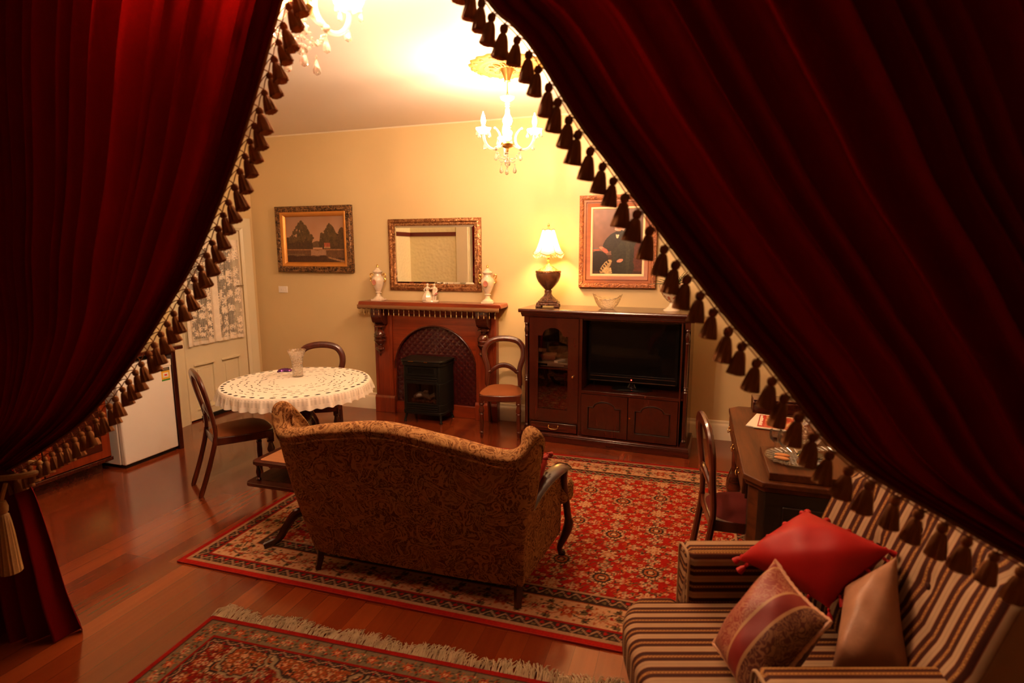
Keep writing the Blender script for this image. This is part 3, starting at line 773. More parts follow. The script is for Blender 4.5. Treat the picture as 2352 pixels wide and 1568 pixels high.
def pressed():
    n = N('maroon_pressed_metal'); co = n.coord((1, 1, 1))
    sx = n.new('SeparateXYZ', i_Vector=co)
    def wv(e, k): return n.math('SINE', n.math('MULTIPLY', e, k))
    k = 2*PI/.07
    a = n.math('ABSOLUTE', wv(n.math('ADD', sx.outputs[0], sx.outputs[2]), k/2)); c = n.math('ABSOLUTE', wv(n.math('SUBTRACT', sx.outputs[0], sx.outputs[2]), k/2))
    e = n.math('ABSOLUTE', wv(sx.outputs[2], k/1.6))
    ridge = n.math('MAXIMUM', n.math('LESS_THAN', a, .14), n.math('MAXIMUM', n.math('LESS_THAN', c, .14), n.math('LESS_THAN', e, .12)))
    dome = n.math('MULTIPLY', a, c)
    h = n.math('ADD', ridge, n.math('MULTIPLY', dome, 1.4))
    return n.done(n.pbr((.042, .004, .004), .20, coat=.3, normal=n.bump(h, .45, .007)))
B().prism([(x*1.02, z) for x, z in arch], -.028, -.004, 'xz').build('pressed_metal_insert', pressed(), mp, smooth=False)
B().box(-.475, .475, -.06, -.03, 0, .13).build('kick_board', oakx, mp, bevel=.003)

# beaded fringe on the shelf edge
fr = thing('mantel_fringe', 'gold scalloped trim with hanging glass beads along the mantel shelf', 'beaded trim', (-2.597, YB, 1.20))
fringe_m = plain('bronze_gimp_braid', (.17, .065, .018), .6, .1, bump=.6, bscale=220)
b = B()
nx = 220
def bandpt(t):
    t *= 1.60+.23
    return (-.81, -.01-t, 0) if t < .23 else (-.81+(t-.23), -.24, 0)
b.grid(nx, 3, lambda i, j: (lambda q, t: (q[0], q[1], (.004, -.022, -.032-.010*abs(math.sin(t*1.83/.0576*PI)))[int(round(j*2))]))(bandpt(i), i)); b.build('scalloped_braid', fringe_m, fr, solid=.004)
bead = None
for k in range(31):
    q = bandpt((k+.3)/31)
    if bead is None:
        bb_ = B(); bb_.tube([(0, 0, 0), (0, 0, -.045)], .0012, 5); bb_.ball((0, 0, -.018), .0035, nu=8, nv=6); bb_.lathe([(.001, -.040), (.004, -.048), (.0062, -.060), (.005, -.068), (.001, -.073)], 9)
        bead = o = bb_.build('bead_drop', plain('amber_glass_bead', (.42, .26, .10), .12, .2), fr)
    else: o = bead.copy(); COL.objects.link(o); o.parent = fr
    o.location = (q[0], q[1], -.034)

# two lidded urns and a figurine
def make_urn():
    t = thing('porcelain_urn', '', 'urn', (0, 0, 0), 0, 'pair of lidded urns on the mantel')
    b = B(); b.box(-.062, .062, -.062, .062, 0, .022); b.lathe([(.06, .022), (.05, .034), (.028, .05), (.022, .075), (.022, .085)], 24); b.build('foot', porcelain, t, bevel=.004)
    b = B(); b.lathe([(.022, .083), (.034, .086), (.034, .094), (.024, .098), (.034, .115), (.055, .16), (.068, .20), (.069, .225), (.058, .25), (.038, .265), (.034, .285), (.046, .30), (.05, .305)], 32); b.build('body', porcelain, t)
    b = B(); b.lathe([(.05, .304), (.052, .31), (.046, .318), (.026, .335), (.014, .348), (.01, .352)], 28); lid = b.build('lid', porcelain, t)
    b = B(); b.lathe([(.008, .35), (.006, .356), (.012, .363), (.011, .372), (.004, .384), (.001, .386)], 14); b.build('finial', gold, lid)
    for s_ in (-1, 1):
        b = B(); b.tube(bez([(s_*.05, 0, .215), (s_*.078, 0, .205), (s_*.088, 0, .225), (s_*.076, 0, .245), (s_*.088, 0, .262), (s_*.086, 0, .285), (s_*.066, 0, .284), (s_*.06, 0, .265)], 26), .0065, 8); b.build('handle', gold, t)
    b = B(); b.prism([(.022*math.cos(q)-.012, .20+.028*math.sin(q)) for q in [2*PI*i/22 for i in range(22)]], -.0715, -.062, 'xz'); md = b.build('medallion', rose_pc, t)
    b = B(); b.tube([(.023*math.cos(q)-.012, -.071, .20+.029*math.sin(q)) for q in [2*PI*i/24 for i in range(24)]], .0022, 6, True); b.build('gilt_rim', gold, md)
    return t
u1 = make_urn(); u1.location = (-3.21, 5.40, 1.24); u1.rotation_euler[2] = R(4); u1['label'] = 'porcelain lidded urn with gold handles at the mantel end nearest the landscape'
u2 = copy_tree(u1); u2.location = (-1.965, 5.40, 1.24); u2.rotation_euler[2] = R(12); u2['label'] = 'porcelain lidded urn with gold handles at the mantel end nearest the lamp'

t = thing('porcelain_figurine', 'small porcelain figurine of a couple in pale dress and coat', 'figurine', (-2.60, 5.40, 1.24), R(8))
b = B(); b.lathe([(.078, 0), (.082, .006), (.078, .018), (.07, .022)], 26); b.M = None; fb = b.build('oval_base', porcelain, t); fb.scale = (1.1, .7, 1)
b = B(); b.lathe([(.056, .02), (.058, .03), (.048, .06), (.034, .09), (.018, .112), (.014, .118), (.022, .135), (.024, .148), (.012, .158), (.009, .165)], 20, (-.03, 0, 0), wob=lambda a, j: 1+.07*math.sin(a*7)*(j < 5)); b.ball((-.028, -.003, .178), .014)
b.tube([(-.05, 0, .148), (-.064, -.012, .125), (-.045, -.025, .105)], [.007, .006, .005]); b.tube([(-.008, 0, .148), (.012, -.012, .135), (.03, -.01, .145)], [.007, .006, .005])
b.build('lady_in_crinoline', porcelain, t)
b = B(); b.ball((-.028, .004, .184), .015, (1, .9, .85)); b.build('pinned_hair', rose_pc, t)
b = B(); b.lathe([(.010, .02), (.010, .03), (.012, .06), (.013, .085)], 10, (.035, .004, 0)); b.lathe([(.010, .02), (.010, .03), (.012, .06), (.013, .085)], 10, (.055, .0, 0)); b.lathe([(.026, .075), (.024, .10), (.022, .125), (.025, .145), (.012, .158), (.009, .165)], 16, (.046, .002, 0)); b.ball((.045, -.002, .178), .0135)
b.tube([(.024, 0, .148), (.010, -.014, .135), (.022, -.02, .14)], [.008, .006, .005]); b.tube([(.068, 0, .146), (.078, -.012, .12), (.068, -.02, .098)], [.008, .007, .005])
b.build('gentleman_in_coat', porcelain, t)
b = B(); b.ball((.072, -.018, .09), .014, (1, .7, .9)); b.ball((.06, -.02, .08), .010); b.build('flower_basket', rose_pc, t)

# ------------------------------------------------------------------ electric stove heater
st = thing('stove_heater', 'black freestanding stove-style electric heater with a log window', 'heater', (-2.622, 5.19, 0), R(-1))
pl_ = [(-.20, 0), (.20, 0), (.232, .04), (.236, .27), (-.236, .27), (-.232, .04)]
b = B(); b.prism(pl_, .105, .195, 'xy'); b.prism(pl_, .42, .60, 'xy'); b.prism([(-.20, 0), (-.165, 0), (-.165, .14), (.165, .14), (.165, 0), (.20, 0), (.232, .04), (.236, .27), (-.236, .27), (-.232, .04)], .195, .42, 'xy'); b.build('body', blackm, st, bevel=.004)
top = [(-.215, -.018), (-.10, -.035), (.10, -.035), (.215, -.018), (.252, .03), (.252, .275), (-.252, .275), (-.252, .03)]
b = B(); b.prism(top, .635, .658, 'xy'); b.prism([(x*.96, y+.004) for x, y in top], .60, .637, 'xy'); b.build('top_plate', plain('satin_black_top', (.009, .0075, .006), .3, spec=.3), st, bevel=.005)
b = B(); b.prism([(x*1.01, y*1.01-.008) for x, y in pl_], .085, .115, 'xy'); b.build('base_plate', blackm, st, bevel=.005)
b = B(); b.prism(rrect(-.175, .175, .50, .59, .004, 1), -.012, .0, 'xz', [rrect(-.15, .15, .515, .575, .003, 1)]); 
for k in range(7): b.box(-.15, .15, -.006, -.001, .517+.0085*k, .521+.0085*k)
b.build('outlet_grille', blackm, st)
for z0 in (.425, .122):
    b = B(); b.box(-.178, .178, -.003, 0, z0-.004, z0+.063)
    for k in range(3): b.box(-.178, .178, -.012, 0, z0+.024*k, z0+.011+.024*k)
    b.build('louvre_vent', blackm, st, bevel=.002)
b = B(); b.prism(rrect(-.185, .185, .19, .425, .006, 1), -.010, .0, 'xz', [rrect(-.165, .165, .205, .41, .005, 1)]); b.build('window_frame', blackm, st, bevel=.002)
b = B(); b.box(-.165, .165, -.004, -.002, .205, .41); b.build('window_glass', pane_m, st)
logm = plain('grey_ceramic_log', (.17, .13, .10), .8, bump=.6, bscale=60, var=.3); embm = plain('charred_ember_bed', (.13, .055, .03), .9, bump=.8, bscale=90, var=.4)
lg = B(); lg.tube(bez([(-.10, -.028, .27), (-.03, -.034, .30), (.03, -.03, .295), (.09, -.026, .265)], 12), [.018, .024, .028, .030, .032, .030, .026, .026, .027, .026, .024, .022, .018], 10); lg.tube([(.0, -.032, .31), (.03, -.034, .335), (.06, -.03, .332)], [.016, .018, .015], 9); lg.tube([(.08, -.03, .285), (.135, -.026, .31)], [.018, .022], 9)
lg.v = [(x, y+.055, z-.008) for x, y, z in lg.v]
lg.build('ceramic_log', logm, st)
eb = B()
for k in range(16): eb.ball((-.15+.02*k, .05+.05*random.random(), .205+.012*random.random()), .022, (1.1, 1, .9), 8, 6)
eb.build('ember_bed', embm, st)
for x0, x1 in ((-.13, -.07), (.05, .09)): B().tube([(x0, -.038, .647), (x1, -.038, .647)], .0045, 6).build('chrome_badge', brass, st)
for (x, y, dx, dy) in ((-.19, .02, -.012, -.02), (.20, .015, .014, -.02), (.20, .25, .02, .015), (-.20, .25, -.02, .015)):
    b = B(); b.tube([(x, y, .10), (x+dx*.4, y+dy*.4, .06), (x+dx, y+dy, .02)], [.017, .013, .012], 8); b.lathe([(.013, .02), (.017, .012), (.017, .0)], 12, (x+dx, y+dy, 0)); b.build('leg', blackm, st)

# ------------------------------------------------------------------ balloon-back chairs
def make_chair(seat_m, rake=1.0):
    t = thing('balloon_back_chair', '', 'chair', (0, 0, 0), 0, 'balloon-back dining chairs')
    half = [(.150, .33, 0), (.152, .275, .16), (.158, .225, .33), (.166, .205, .43), (.165, .205, .50), (.158, .213, .57), (.172, .228, .64), (.196, .245, .72), (.190, .262, .80), (.145, .275, .862), (.07, .282, .888), (0, .284, .894)]
    half = [(x, .205+(y-.205)*rake, z) for x, y, z in half]
    R_ = bez(half, 40); L_ = [Vector((-q.x, q.y, q.z)) for q in R_[::-1]]
    lo = [i for i, q in enumerate(R_) if q.z <= .44][-1]
    for pts in (R_[:lo+1], [Vector((-q.x, q.y, q.z)) for q in R_[:lo+1]]):
        B().tube(pts, [.021-.003*i/lo if i else .018 for i in range(len(pts))], 8, flat=(1.0, .9)).build('rear_leg', chairw, t)
    hp = R_[lo:]+L_[1:len(L_)-lo]; n_ = len(hp)
    b = B(); b.tube(hp, [.020+.006*math.sin(PI*i/(n_-1)) for i in range(n_)], 10, flat=(1.15, .72), upv=(0, .3, 0) if False else None); b.build('hoop_back', chairw, t)
    cr = bez([(-.168, .215, .575), (-.135, .214, .56), (-.11, .216, .585), (-.06, .226, .618), (0, .23, .63), (.06, .226, .618), (.11, .216, .585), (.135, .214, .56), (.168, .215, .575)], 32)
    b = B(); b.tube(cr, [.012+.008*math.sin(PI*i/32)**2 for i in range(33)], 9, flat=(1.3, .7)); b.ball((-.145, .212, .565), .022, (1, .8, .8)); b.ball((.145, .212, .565), .022, (1, .8, .8)); b.build('carved_crossrail', chairw, t)
    pl = [(-.165, .215), (-.205, -.12), (-.195, -.185), (-.12, -.21), (0, -.218), (.12, -.21), (.195, -.185), (.205, -.12), (.165, .215)]
    b = B(); b.prism(pl, .365, .425, 'xy'); b.build('seat_frame', chairw, t, bevel=.008)
    def sf(u, v):
        a = 2*PI*u; c, s_ = math.cos(a), math.sin(a)
        ex = 3.6; rr = (abs(c)**ex+abs(s_)**ex)**(-1/ex)
        w_ = .19-.022*(rr*s_*v); return (w_*rr*c*v*1.02, .0+.205*rr*s_*v, .425+.042*(1-v**3.2))
    b = B(); b.grid(40, 9, lambda u, v: sf(u, max(v, .02)), wu=True); b.build('seat_pad', seat_m, t, solid=0)
    for s_ in (-1, 1):
        b = B(); b.box(s_*.175-.022, s_*.175+.022, -.19, -.146, .345, .40)
        b.lathe([(.020, .345), (.026, .338), (.026, .328), (.016, .32), (.020, .30), (.028, .275), (.026, .255), (.017, .245), (.023, .238), (.023, .230), (.018, .222), (.0215, .16), (.019, .10), (.016, .07), (.022, .062), (.022, .053), (.014, .045), (.017, .03), (.012, 0)], 18, (s_*.175, -.168, 0)); b.build('front_leg', chairw, t)
    return t
ch = make_chair(seatsuede); ch.location = (-3.27, 3.40, 0); ch.rotation_euler[2] = R(180-34.4); ch['label'] = 'balloon-back chair with rust seat, between the fridge and the round table'
c2 = copy_tree(ch); c2.location = (-3.20, 4.27, 0); c2.rotation_euler[2] = R(27); c2['label'] = 'balloon-back chair pushed behind the round table, only its hoop showing above the lace'
c3 = copy_tree(ch); c3.location = (-1.725, 5.11, 0); c3.rotation_euler[2] = R(13); c3['label'] = 'balloon-back chair with rust seat against the wall between mantelpiece and television cabinet'
c4_ = make_chair(seatred, .5); c4_.location = (.325, 3.03, .011); c4_.rotation_euler[2] = R(98); c4_['label'] = 'balloon-back chair with burgundy seat, drawn up side-on to the writing desk'

# ------------------------------------------------------------------ television cabinet
tc = thing('television_cabinet', 'dark mahogany cabinet with glazed door holding the television', 'cabinet', (-1.468, 5.027, 0), R(-3.8))
CW, CD = 1.472, .44
b = B(); b.prism([(-.045, 1.212), (-.05, 1.225), (-.045, 1.24), (CD, 1.24), (CD, 1.205), (-.04, 1.205)], -.05, CW+.05, 'yz'); b.build('cabinet_top', mahogx, tc, bevel=.006)
b = B(); b.prism([(-.034, 1.205), (-.026, 1.19), (-.012, 1.178), (-.006, 1.165), (CD, 1.165), (CD, 1.205)], -.028, CW+.028, 'yz'); b.build('cornice', mahogx, tc, bevel=.003)
b = B()
b.box(0, .025, .01, CD, .085, 1.165); b.box(CW-.025, CW, .01, CD, .085, 1.165); b.box(0, CW, CD-.015, CD, .085, 1.165); b.box(.525, .545, .02, CD-.015, .085, 1.165)
b.box(.025, .525, .02, CD-.015, .185, .20); b.box(.545, CW-.025, .02, CD-.015, .49, .51); b.box(.025, CW-.025, .02, CD-.015, .085, .10); b.box(.025, CW-.025, .02, CD-.015, 1.15, 1.165)
b.build('carcass', mahog, tc)
b = B(); b.box(.045, .06, .0, .02, .085, 1.165); b.box(.515, .547, .0, .02, .085, 1.165); b.box(1.398, 1.412, .0, .02, .085, 1.165); b.box(.045, .53, .002, .02, .183, .205); b.box(.54, 1.405, .002, .02, .485, .512); b.build('face_frame', mahog, tc, bevel=.002)
b = B(); b.box(-.03, CW+.03, -.035, CD, 0, .065); b.prism([(-.035, .065), (-.03, .08), (-.012, .088), (CD, .088), (CD, .065)], -.025, CW+.025, 'yz'); b.build('plinth', mahogx, tc, bevel=.004)
for x in (.022, CW-.022):
    b = B(); b.box(x-.022, x+.022, -.012, .02, .088, .13); b.box(x-.022, x+.022, -.012, .02, 1.11, 1.165)
    b.lathe([(.012, .13), (.020, .14), (.013, .155), (.018, .165), (.016, .18), (.017, .56), (.021, .568), (.015, .58), (.021, .592), (.015, .604), (.021, .612), (.016, .62), (.015, .98), (.020, .99), (.012, 1.0), (.021, 1.035), (.019, 1.06), (.012, 1.085), (.020, 1.10), (.014, 1.11)], 18, (x, -.004, 0)); b.build('turned_column', mahog, tc)
b = B(); hole = archhole(.135, .42, .313, 1.072, .075, 16, .045); b.prism([(.052, .205), (.518, .205), (.518, 1.162), (.052, 1.162)], -.016, .004, 'xz', [hole]); gd = b.build('glazed_door', mahog, tc, smooth=False)
B().box(.125, .43, -.006, -.003, .305, 1.08).build('pane', pane_m, gd)
b = B(); b.lathe([(.005, 0), (.005, .012), (.010, .02), (.009, .027), (.001, .03)], 14); k_ = b.build('knob', brass, gd, loc=(.472, -.016, .635), rot=(R(90), 0, 0))
b = B(); b.box(.065, .51, -.014, .004, .098, .180); dw = b.build('drawer', mahogx, tc, bevel=.004)
def bail(x, z, w_, par, y=-.014):
    b = B(); b.lathe([(.009, 0), (.009, .004), (.005, .010)], 12); b.M = None
    c = B()
    for s_ in (-1, 1): c.ball((x+s_*w_, y-.006, z+.006), .007)
    c.tube(bez([(x-w_, y-.010, z+.004), (x-w_*.95, y-.018, z-.012), (x-w_*.5, y-.020, z-.022), (x+w_*.5, y-.020, z-.022), (x+w_*.95, y-.018, z-.012), (x+w_, y-.010, z+.004)], 18), .003, 7)
    return c.build('bail_handle', brass, par)
bail(.29, .150, .045, dw)
for (x0, x1) in ((.552, .968), (.975, 1.395)):
    b = B(); hole = archhole(x0+.06, x1-.06, .165, .425, .055, 14, .05); b.prism([(x0, .10), (x1, .10), (x1, .483), (x0, .483)], -.016, .004, 'xz', [hole]); d_ = b.build('cupboard_door', mahog, tc, smooth=False)
    b = B(); b.prism([((x-(x0+x1)/2)*.94+(x0+x1)/2, (z-.29)*.94+.29) for x, z in hole], -.012, .002, 'xz'); b.box(x0+.05, x1-.05, -.003, .002, .155, .44); b.build('raised_panel', mahog, d_, bevel=.004)
    b = B(); b.tube([(x, -.0165, z) for x, z in hole], .0045, 6, True); b.build('panel_moulding', blackw, d_)
b = B(); b.lathe([(.008, 0), (.008, .003), (.003, .004)], 14); b.build('escutcheon', brass, tc, loc=(.99, -.017, .30), rot=(R(90), 0, 0))
b = B(); b.box(.025, .525, .05, CD-.015, .675, .69); b.build('shelf', mahogx, tc)
def on_cab(x, y, z):
    a = R(-3.8); return (-1.468+x*math.cos(a)-y*math.sin(a), 5.027+x*math.sin(a)+y*math.cos(a), z)
t = thing('disc_player', 'slim silver disc player on the shelf behind the glazed cabinet door', 'disc player', on_cab(.28, .20, .69), R(-3.8))
B().box(-.20, .20, -.13, .13, .006, .045).build('casing', plain('pewter_casing', (.30, .27, .22), .3, .6), t, bevel=.003)
b = B(); b.box(-.19, -.08, -.133, -.13, .016, .034); b.box(.08, .19, -.133, -.13, .018, .026); b.build('display_panel', glossblk, t)
b = B(); b.box(-.18, -.15, -.1, -.07, 0, .007); b.box(.15, .18, -.1, -.07, 0, .007); b.box(-.18, -.15, .07, .1, 0, .007); b.box(.15, .18, .07, .1, 0, .007); b.build('feet', blackm, t)
t = tag(B().prism(rrect(-.022, .022, -.065, .065, .008), 0, .016, 'xy').build('remote_control', whitepl, loc=on_cab(.30, .14, .735), rot=(0, 0, R(-24)), bevel=.004), 'white remote control lying on the disc player', 'remote control')
t = tag(B().box(-.07, .07, -.08, .08, 0, .05).build('storage_box', plain('dark_red_card', (.10, .02, .014), .5), loc=on_cab(.16, .24, .7355), rot=(0, 0, R(8)), bevel=.004), 'dark red box on the disc player, behind the glazed door', 'box')
b = B(); b.grid(18, 12, lambda i, j: (.05*math.cos(2*PI*i)*math.sin(PI*j)*(1+.15*math.sin(9*i)), .04*math.sin(2*PI*i)*math.sin(PI*j), .035-.035*math.cos(PI*j)), wu=True)
tag(b.build('crumpled_pouch', redcloth, loc=on_cab(.41, .10, .20)), 'small bright red pouch at the cabinet bottom behind the glass', 'pouch')

tv = thing('television', 'black flat television standing in the cabinet bay', 'television', on_cab(.965, .20, .51), R(-3.8))
b = B(); b.prism(rrect(-.40, .40, .065, .628, .012), -.03, .03, 'xz', [rrect(-.375, .375, .135, .605, .004, 1)]); b.build('bezel', glossblk, tv, bevel=.004)
B().box(-.376, .376, -.024, .0, .134, .606).build('screen', plain('dark_screen_glass', (.003, .0025, .0025), .06, var=.02, spec=.18), tv)
B().box(-.37, .37, .03, .07, .10, .58).build('rear_housing', blackm, tv, bevel=.01)
b = B(); b.box(-.385, .385, -.033, -.03, .112, .117); b.box(-.385, .385, -.034, -.03, .072, .077); b.build('chrome_line', plain('smoke_chrome', (.25, .22, .2), .2, .9), tv)
b = B(); b.ball((0, -.031, .094), .005); b.build('standby_light', led_m, tv)
b = B(); b.lathe([(.17, 0), (.17, .006), (.15, .014), (.05, .02), (.03, .05), (.03, .075)], 30); sd = b.build('stand', glossblk, tv); sd.scale = (1.1, .62, 1)

# ------------------------------------------------------------------ table lamp on the cabinet
tl = thing('table_lamp', 'lit table lamp with cream bell shade and brown urn base on the cabinet', 'lamp', (-1.30, 5.24, 1.24), R(10))
lampwood = ornate('carved_brown_resin', (.05, .016, .008), (.17, .06, .022), 0, .3)
b = B(); b.box(-.105, .105, -.105, .105, .018, .045); b.box(-.088, .088, -.088, .088, .045, .062)
for sx in (-1, 1):
    for sy in (-1, 1): b.box(sx*.085-.026, sx*.085+.026, sy*.085-.026, sy*.085+.026, 0, .02)
b.lathe([(.08, .06), (.066, .08), (.045, .10), (.032, .125), (.036, .15), (.028, .16)], 20, wob=lambda a, j: 1+.05*math.cos(a*8)); b.build('carved_foot', lampwood, tl, bevel=.006)
b = B(); b.lathe([(.026, .158), (.04, .17), (.07, .20), (.10, .24), (.116, .28), (.12, .305), (.117, .32)], 36); b.build('urn_bowl', wood('burl_walnut', (.07, .022, .010), (.16, .055, .020), 'z', .22, .5), tl)
b = B(); b.lathe([(.118, .318), (.122, .325), (.12, .338), (.10, .342), (.085, .35), (.05, .37), (.03, .385), (.02, .40), (.014, .41), (.013, .455), (.018, .46), (.012, .47)], 30, wob=lambda a, j: 1+.04*math.cos(a*12)*(j in (4, 5, 6))); b.build('gilt_collar', gilt_orn, tl)
b = B(); b.tube([(0, 0, .46), (0, 0, .51)], .009, 8); b.lathe([(.014, .50), (.017, .505), (.017, .545), (.012, .55)], 12); b.build('bulb_holder', brass, tl)
b = B(); b.lathe([(.010, .55), (.018, .565), (.026, .59), (.028, .61), (.022, .632), (.010, .645), (.001, .648)], 14); b.build('bulb', lampbulb_m, tl)
b = B()
for s_ in (-1, 1): b.tube(bez([(s_*.012, 0, .515), (s_*.045, 0, .56), (s_*.05, 0, .64), (s_*.03, 0, .70), (0, 0, .722)], 16), .002, 6)
for k in range(6): a = 2*PI*(k+.5)/6; b.tube([(0, 0, .715), (.056*math.cos(a), .056*math.sin(a), .712)], .0015, 5)
b.lathe([(.006, .72), (.009, .728), (.005, .738), (.011, .75), (.009, .762), (.002, .775)], 12); b.build('harp_finial', brass, tl)
def shade_mat():
    n = N('cream_silk_shade'); nz = n.new('TexNoise', i_Vector=n.coord((200, 200, 30)), i_Scale=1.0)
    c = n.mix(nz.outputs[0], (.80, .62, .34), (.88, .72, .44)); d = n.new('BsdfDiffuse', i_Color=c); t = n.new('BsdfTranslucent', i_Color=c)
    return n.done(n.new('MixShader', i_0=.24, i_1=d.outputs[0], i_2=t.outputs[0]).outputs[0])
def shade_r(a, t):
    base = .142-.084*t**.62 if t < 1 else .058
    k = (a/(2*PI)*6) % 1; pan = 1-.035*math.sin(PI*k)*(1-.5*t); return base*pan
def shade_z(a, t):
    k = (a/(2*PI)*6) % 1; return .505+.205*t-.020*math.sin(PI*k)*(1-t)**3+.008*math.sin(PI*k)*t**4
b = B(); b.grid(72, 14, lambda i, j: (shade_r(2*PI*i, j)*math.cos(2*PI*i), shade_r(2*PI*i, j)*math.sin(2*PI*i), shade_z(2*PI*i, j)), wu=True); b.build('lamp_shade', shade_mat(), tl, angle=60)
trimb = plain('brown_gimp', (.30, .12, .04), .6)
b = B()
for j in (0, 1): b.tube([(shade_r(2*PI*i/72, j)*math.cos(2*PI*i/72)*1.005, shade_r(2*PI*i/72, j)*math.sin(2*PI*i/72)*1.005, shade_z(2*PI*i/72, j)) for i in range(72)], .003, 6, True)
for k in range(6): a = 2*PI*k/6; b.tube([(shade_r(a, j/8)*math.cos(a)*1.006, shade_r(a, j/8)*math.sin(a)*1.006, shade_z(a, j/8)) for j in range(9)], .0022, 5)
b.build('shade_gimp', trimb, tl)
b = B()
for i in range(48):
    a = 2*PI*i/48; r = shade_r(a, 0); z = shade_z(a, 0)
    b.tube([(r*math.cos(a), r*math.sin(a), z), (r*math.cos(a), r*math.sin(a), z-.022)], .0009, 4); b.lathe([(.001, -.018), (.004, -.026), (.0045, -.032), (.001, -.037)], 7, (r*math.cos(a), r*math.sin(a), z))
bt = b.build('bead_fringe', plain('clear_amber_bead', (.60, .42, .20), .15), tl); bt['kind'] = 'stuff'

# crystal boat bowl, footed planter
b = B()
def boat(i, j):
    a = 2*PI*i; r = .055+.06*j**.8; e = abs(math.cos(a))**4
    return (r*math.cos(a)*(1.0+.18*j*e), r*math.sin(a)*.72, .004+.085*j**1.3+.045*e*j**3+.004*math.cos(a*16)*(j > .95))
b.grid(64, 12, boat, wu=True); b.prism([(.055*math.cos(2*PI*i/24), .04*math.sin(2*PI*i/24)) for i in range(24)], 0, .006, 'xy')
tag(b.build('crystal_bowl', cutglass, loc=(-.735, 5.19, 1.24), rot=(0, 0, R(-6)), solid=.004), 'cut crystal boat-shaped bowl on the cabinet below the portrait', 'bowl')
pt = thing('footed_planter', 'cream footed urn painted with flowers, holding green fern sprays', 'planter', (-.17, 5.19, 1.24))
b = B(); b.lathe([(.072, 0), (.07, .008), (.05, .018), (.028, .04), (.018, .065), (.022, .075)], 28); b.build('pedestal_foot', porcelain, pt)
def flowerpot():
    n = N('flower_painted_porcelain'); v = n.new('TexVoronoi', i_Vector=n.coord(), i_Scale=34.0); f = n.math('LESS_THAN', v.outputs['Distance'], .42)
    c = n.ramp(n.new('TexNoise', i_Vector=n.coord(), i_Scale=25.0).outputs[0], [(.4, (.40, .06, .03)), (.55, (.50, .22, .06)), (.65, (.14, .13, .04))]); c = n.mix(n.math('MULTIPLY', f, .85), (.70, .55, .38), c)
    return n.done(n.pbr(c, .2, coat=.4))
b = B(); b.lathe([(.02, .072), (.04, .085), (.075, .12), (.10, .165), (.112, .21), (.114, .23), (.108, .232), (.10, .20), (.02, .19)], 32, wob=lambda a, j: 1+.02*math.cos(a*10)*(j in (4, 5, 6))); b.build('bowl', flowerpot(), pt)
leafm = plain('fern_green', (.045, .085, .022), .5, var=.3)
b = B(); rl = random.Random(4)
for k in range(26):
    a = rl.uniform(0, 2*PI); L = rl.uniform(.10, .20); el = rl.uniform(.1, 1.1)
    p0 = Vector((.03*math.cos(a), .03*math.sin(a), .225)); d = Vector((math.cos(a)*math.cos(el), math.sin(a)*math.cos(el), math.sin(el)))
    pts = [p0+d*L*q+Vector((0, 0, -.10*L*4*q*q*math.cos(el)*.5)) for q in (0, .25, .5, .75, 1)]
    b.tube(pts, .0012, 4)
    sd_ = d.cross(Vector((0, 0, 1))); sd_.normalize()
    for q in range(1, 9):
        f = q/8.5; p = pts[0].lerp(pts[-1], f); p.z = p0.z+d.z*L*f-.2*L*f*f*math.cos(el); ll = .032*(1-f*.75)
        for s_ in (-1, 1):
            tip = p+sd_*s_*ll+d*ll*.6; w2 = d*.005
            b.add([p-w2, p+w2, tip, p.lerp(tip, .5)-w2*.8+Vector((0, 0, .003))], [(0, 1, 2, 3)])
fo = b.build('fern_foliage', leafm, pt, smooth=False); fo['kind'] = 'stuff'

# ------------------------------------------------------------------ round table, lace cloth, vase
TX, TY = -2.93, 3.66
rt_ = thing('round_table', 'round pedestal dining table hidden under the white lace cloth', 'table', (TX, TY, 0))
b = B(); b.lathe([(.50, .722), (.545, .724), (.552, .735), (.55, .748), (.54, .752)], 64); b.build('table_top', mahogx, rt_)
b = B(); b.lathe([(.22, .722), (.22, .70), (.10, .69), (.06, .66), (.055, .60), (.07, .55), (.11, .50), (.145, .43), (.15, .38), (.125, .33), (.075, .29), (.065, .26), (.085, .24), (.085, .16), (.05, .15)], 32); b.build('turned_pedestal', turnw, rt_)
for k in range(3):
    a = R(60+120*k); b = B(); b.tube(bez([(.07*math.cos(a), .07*math.sin(a), .21), (.16*math.cos(a), .16*math.sin(a), .17), (.24*math.cos(a), .24*math.sin(a), .06), (.29*math.cos(a), .29*math.sin(a), .035), (.32*math.cos(a), .32*math.sin(a), .03)], 18), [.045-.018*i/18 for i in range(19)], 10, flat=(1, .7)); b.build('scroll_foot', turnw, rt_)
b = B(); na, nr = 500, 150
cz_ = []; col = []
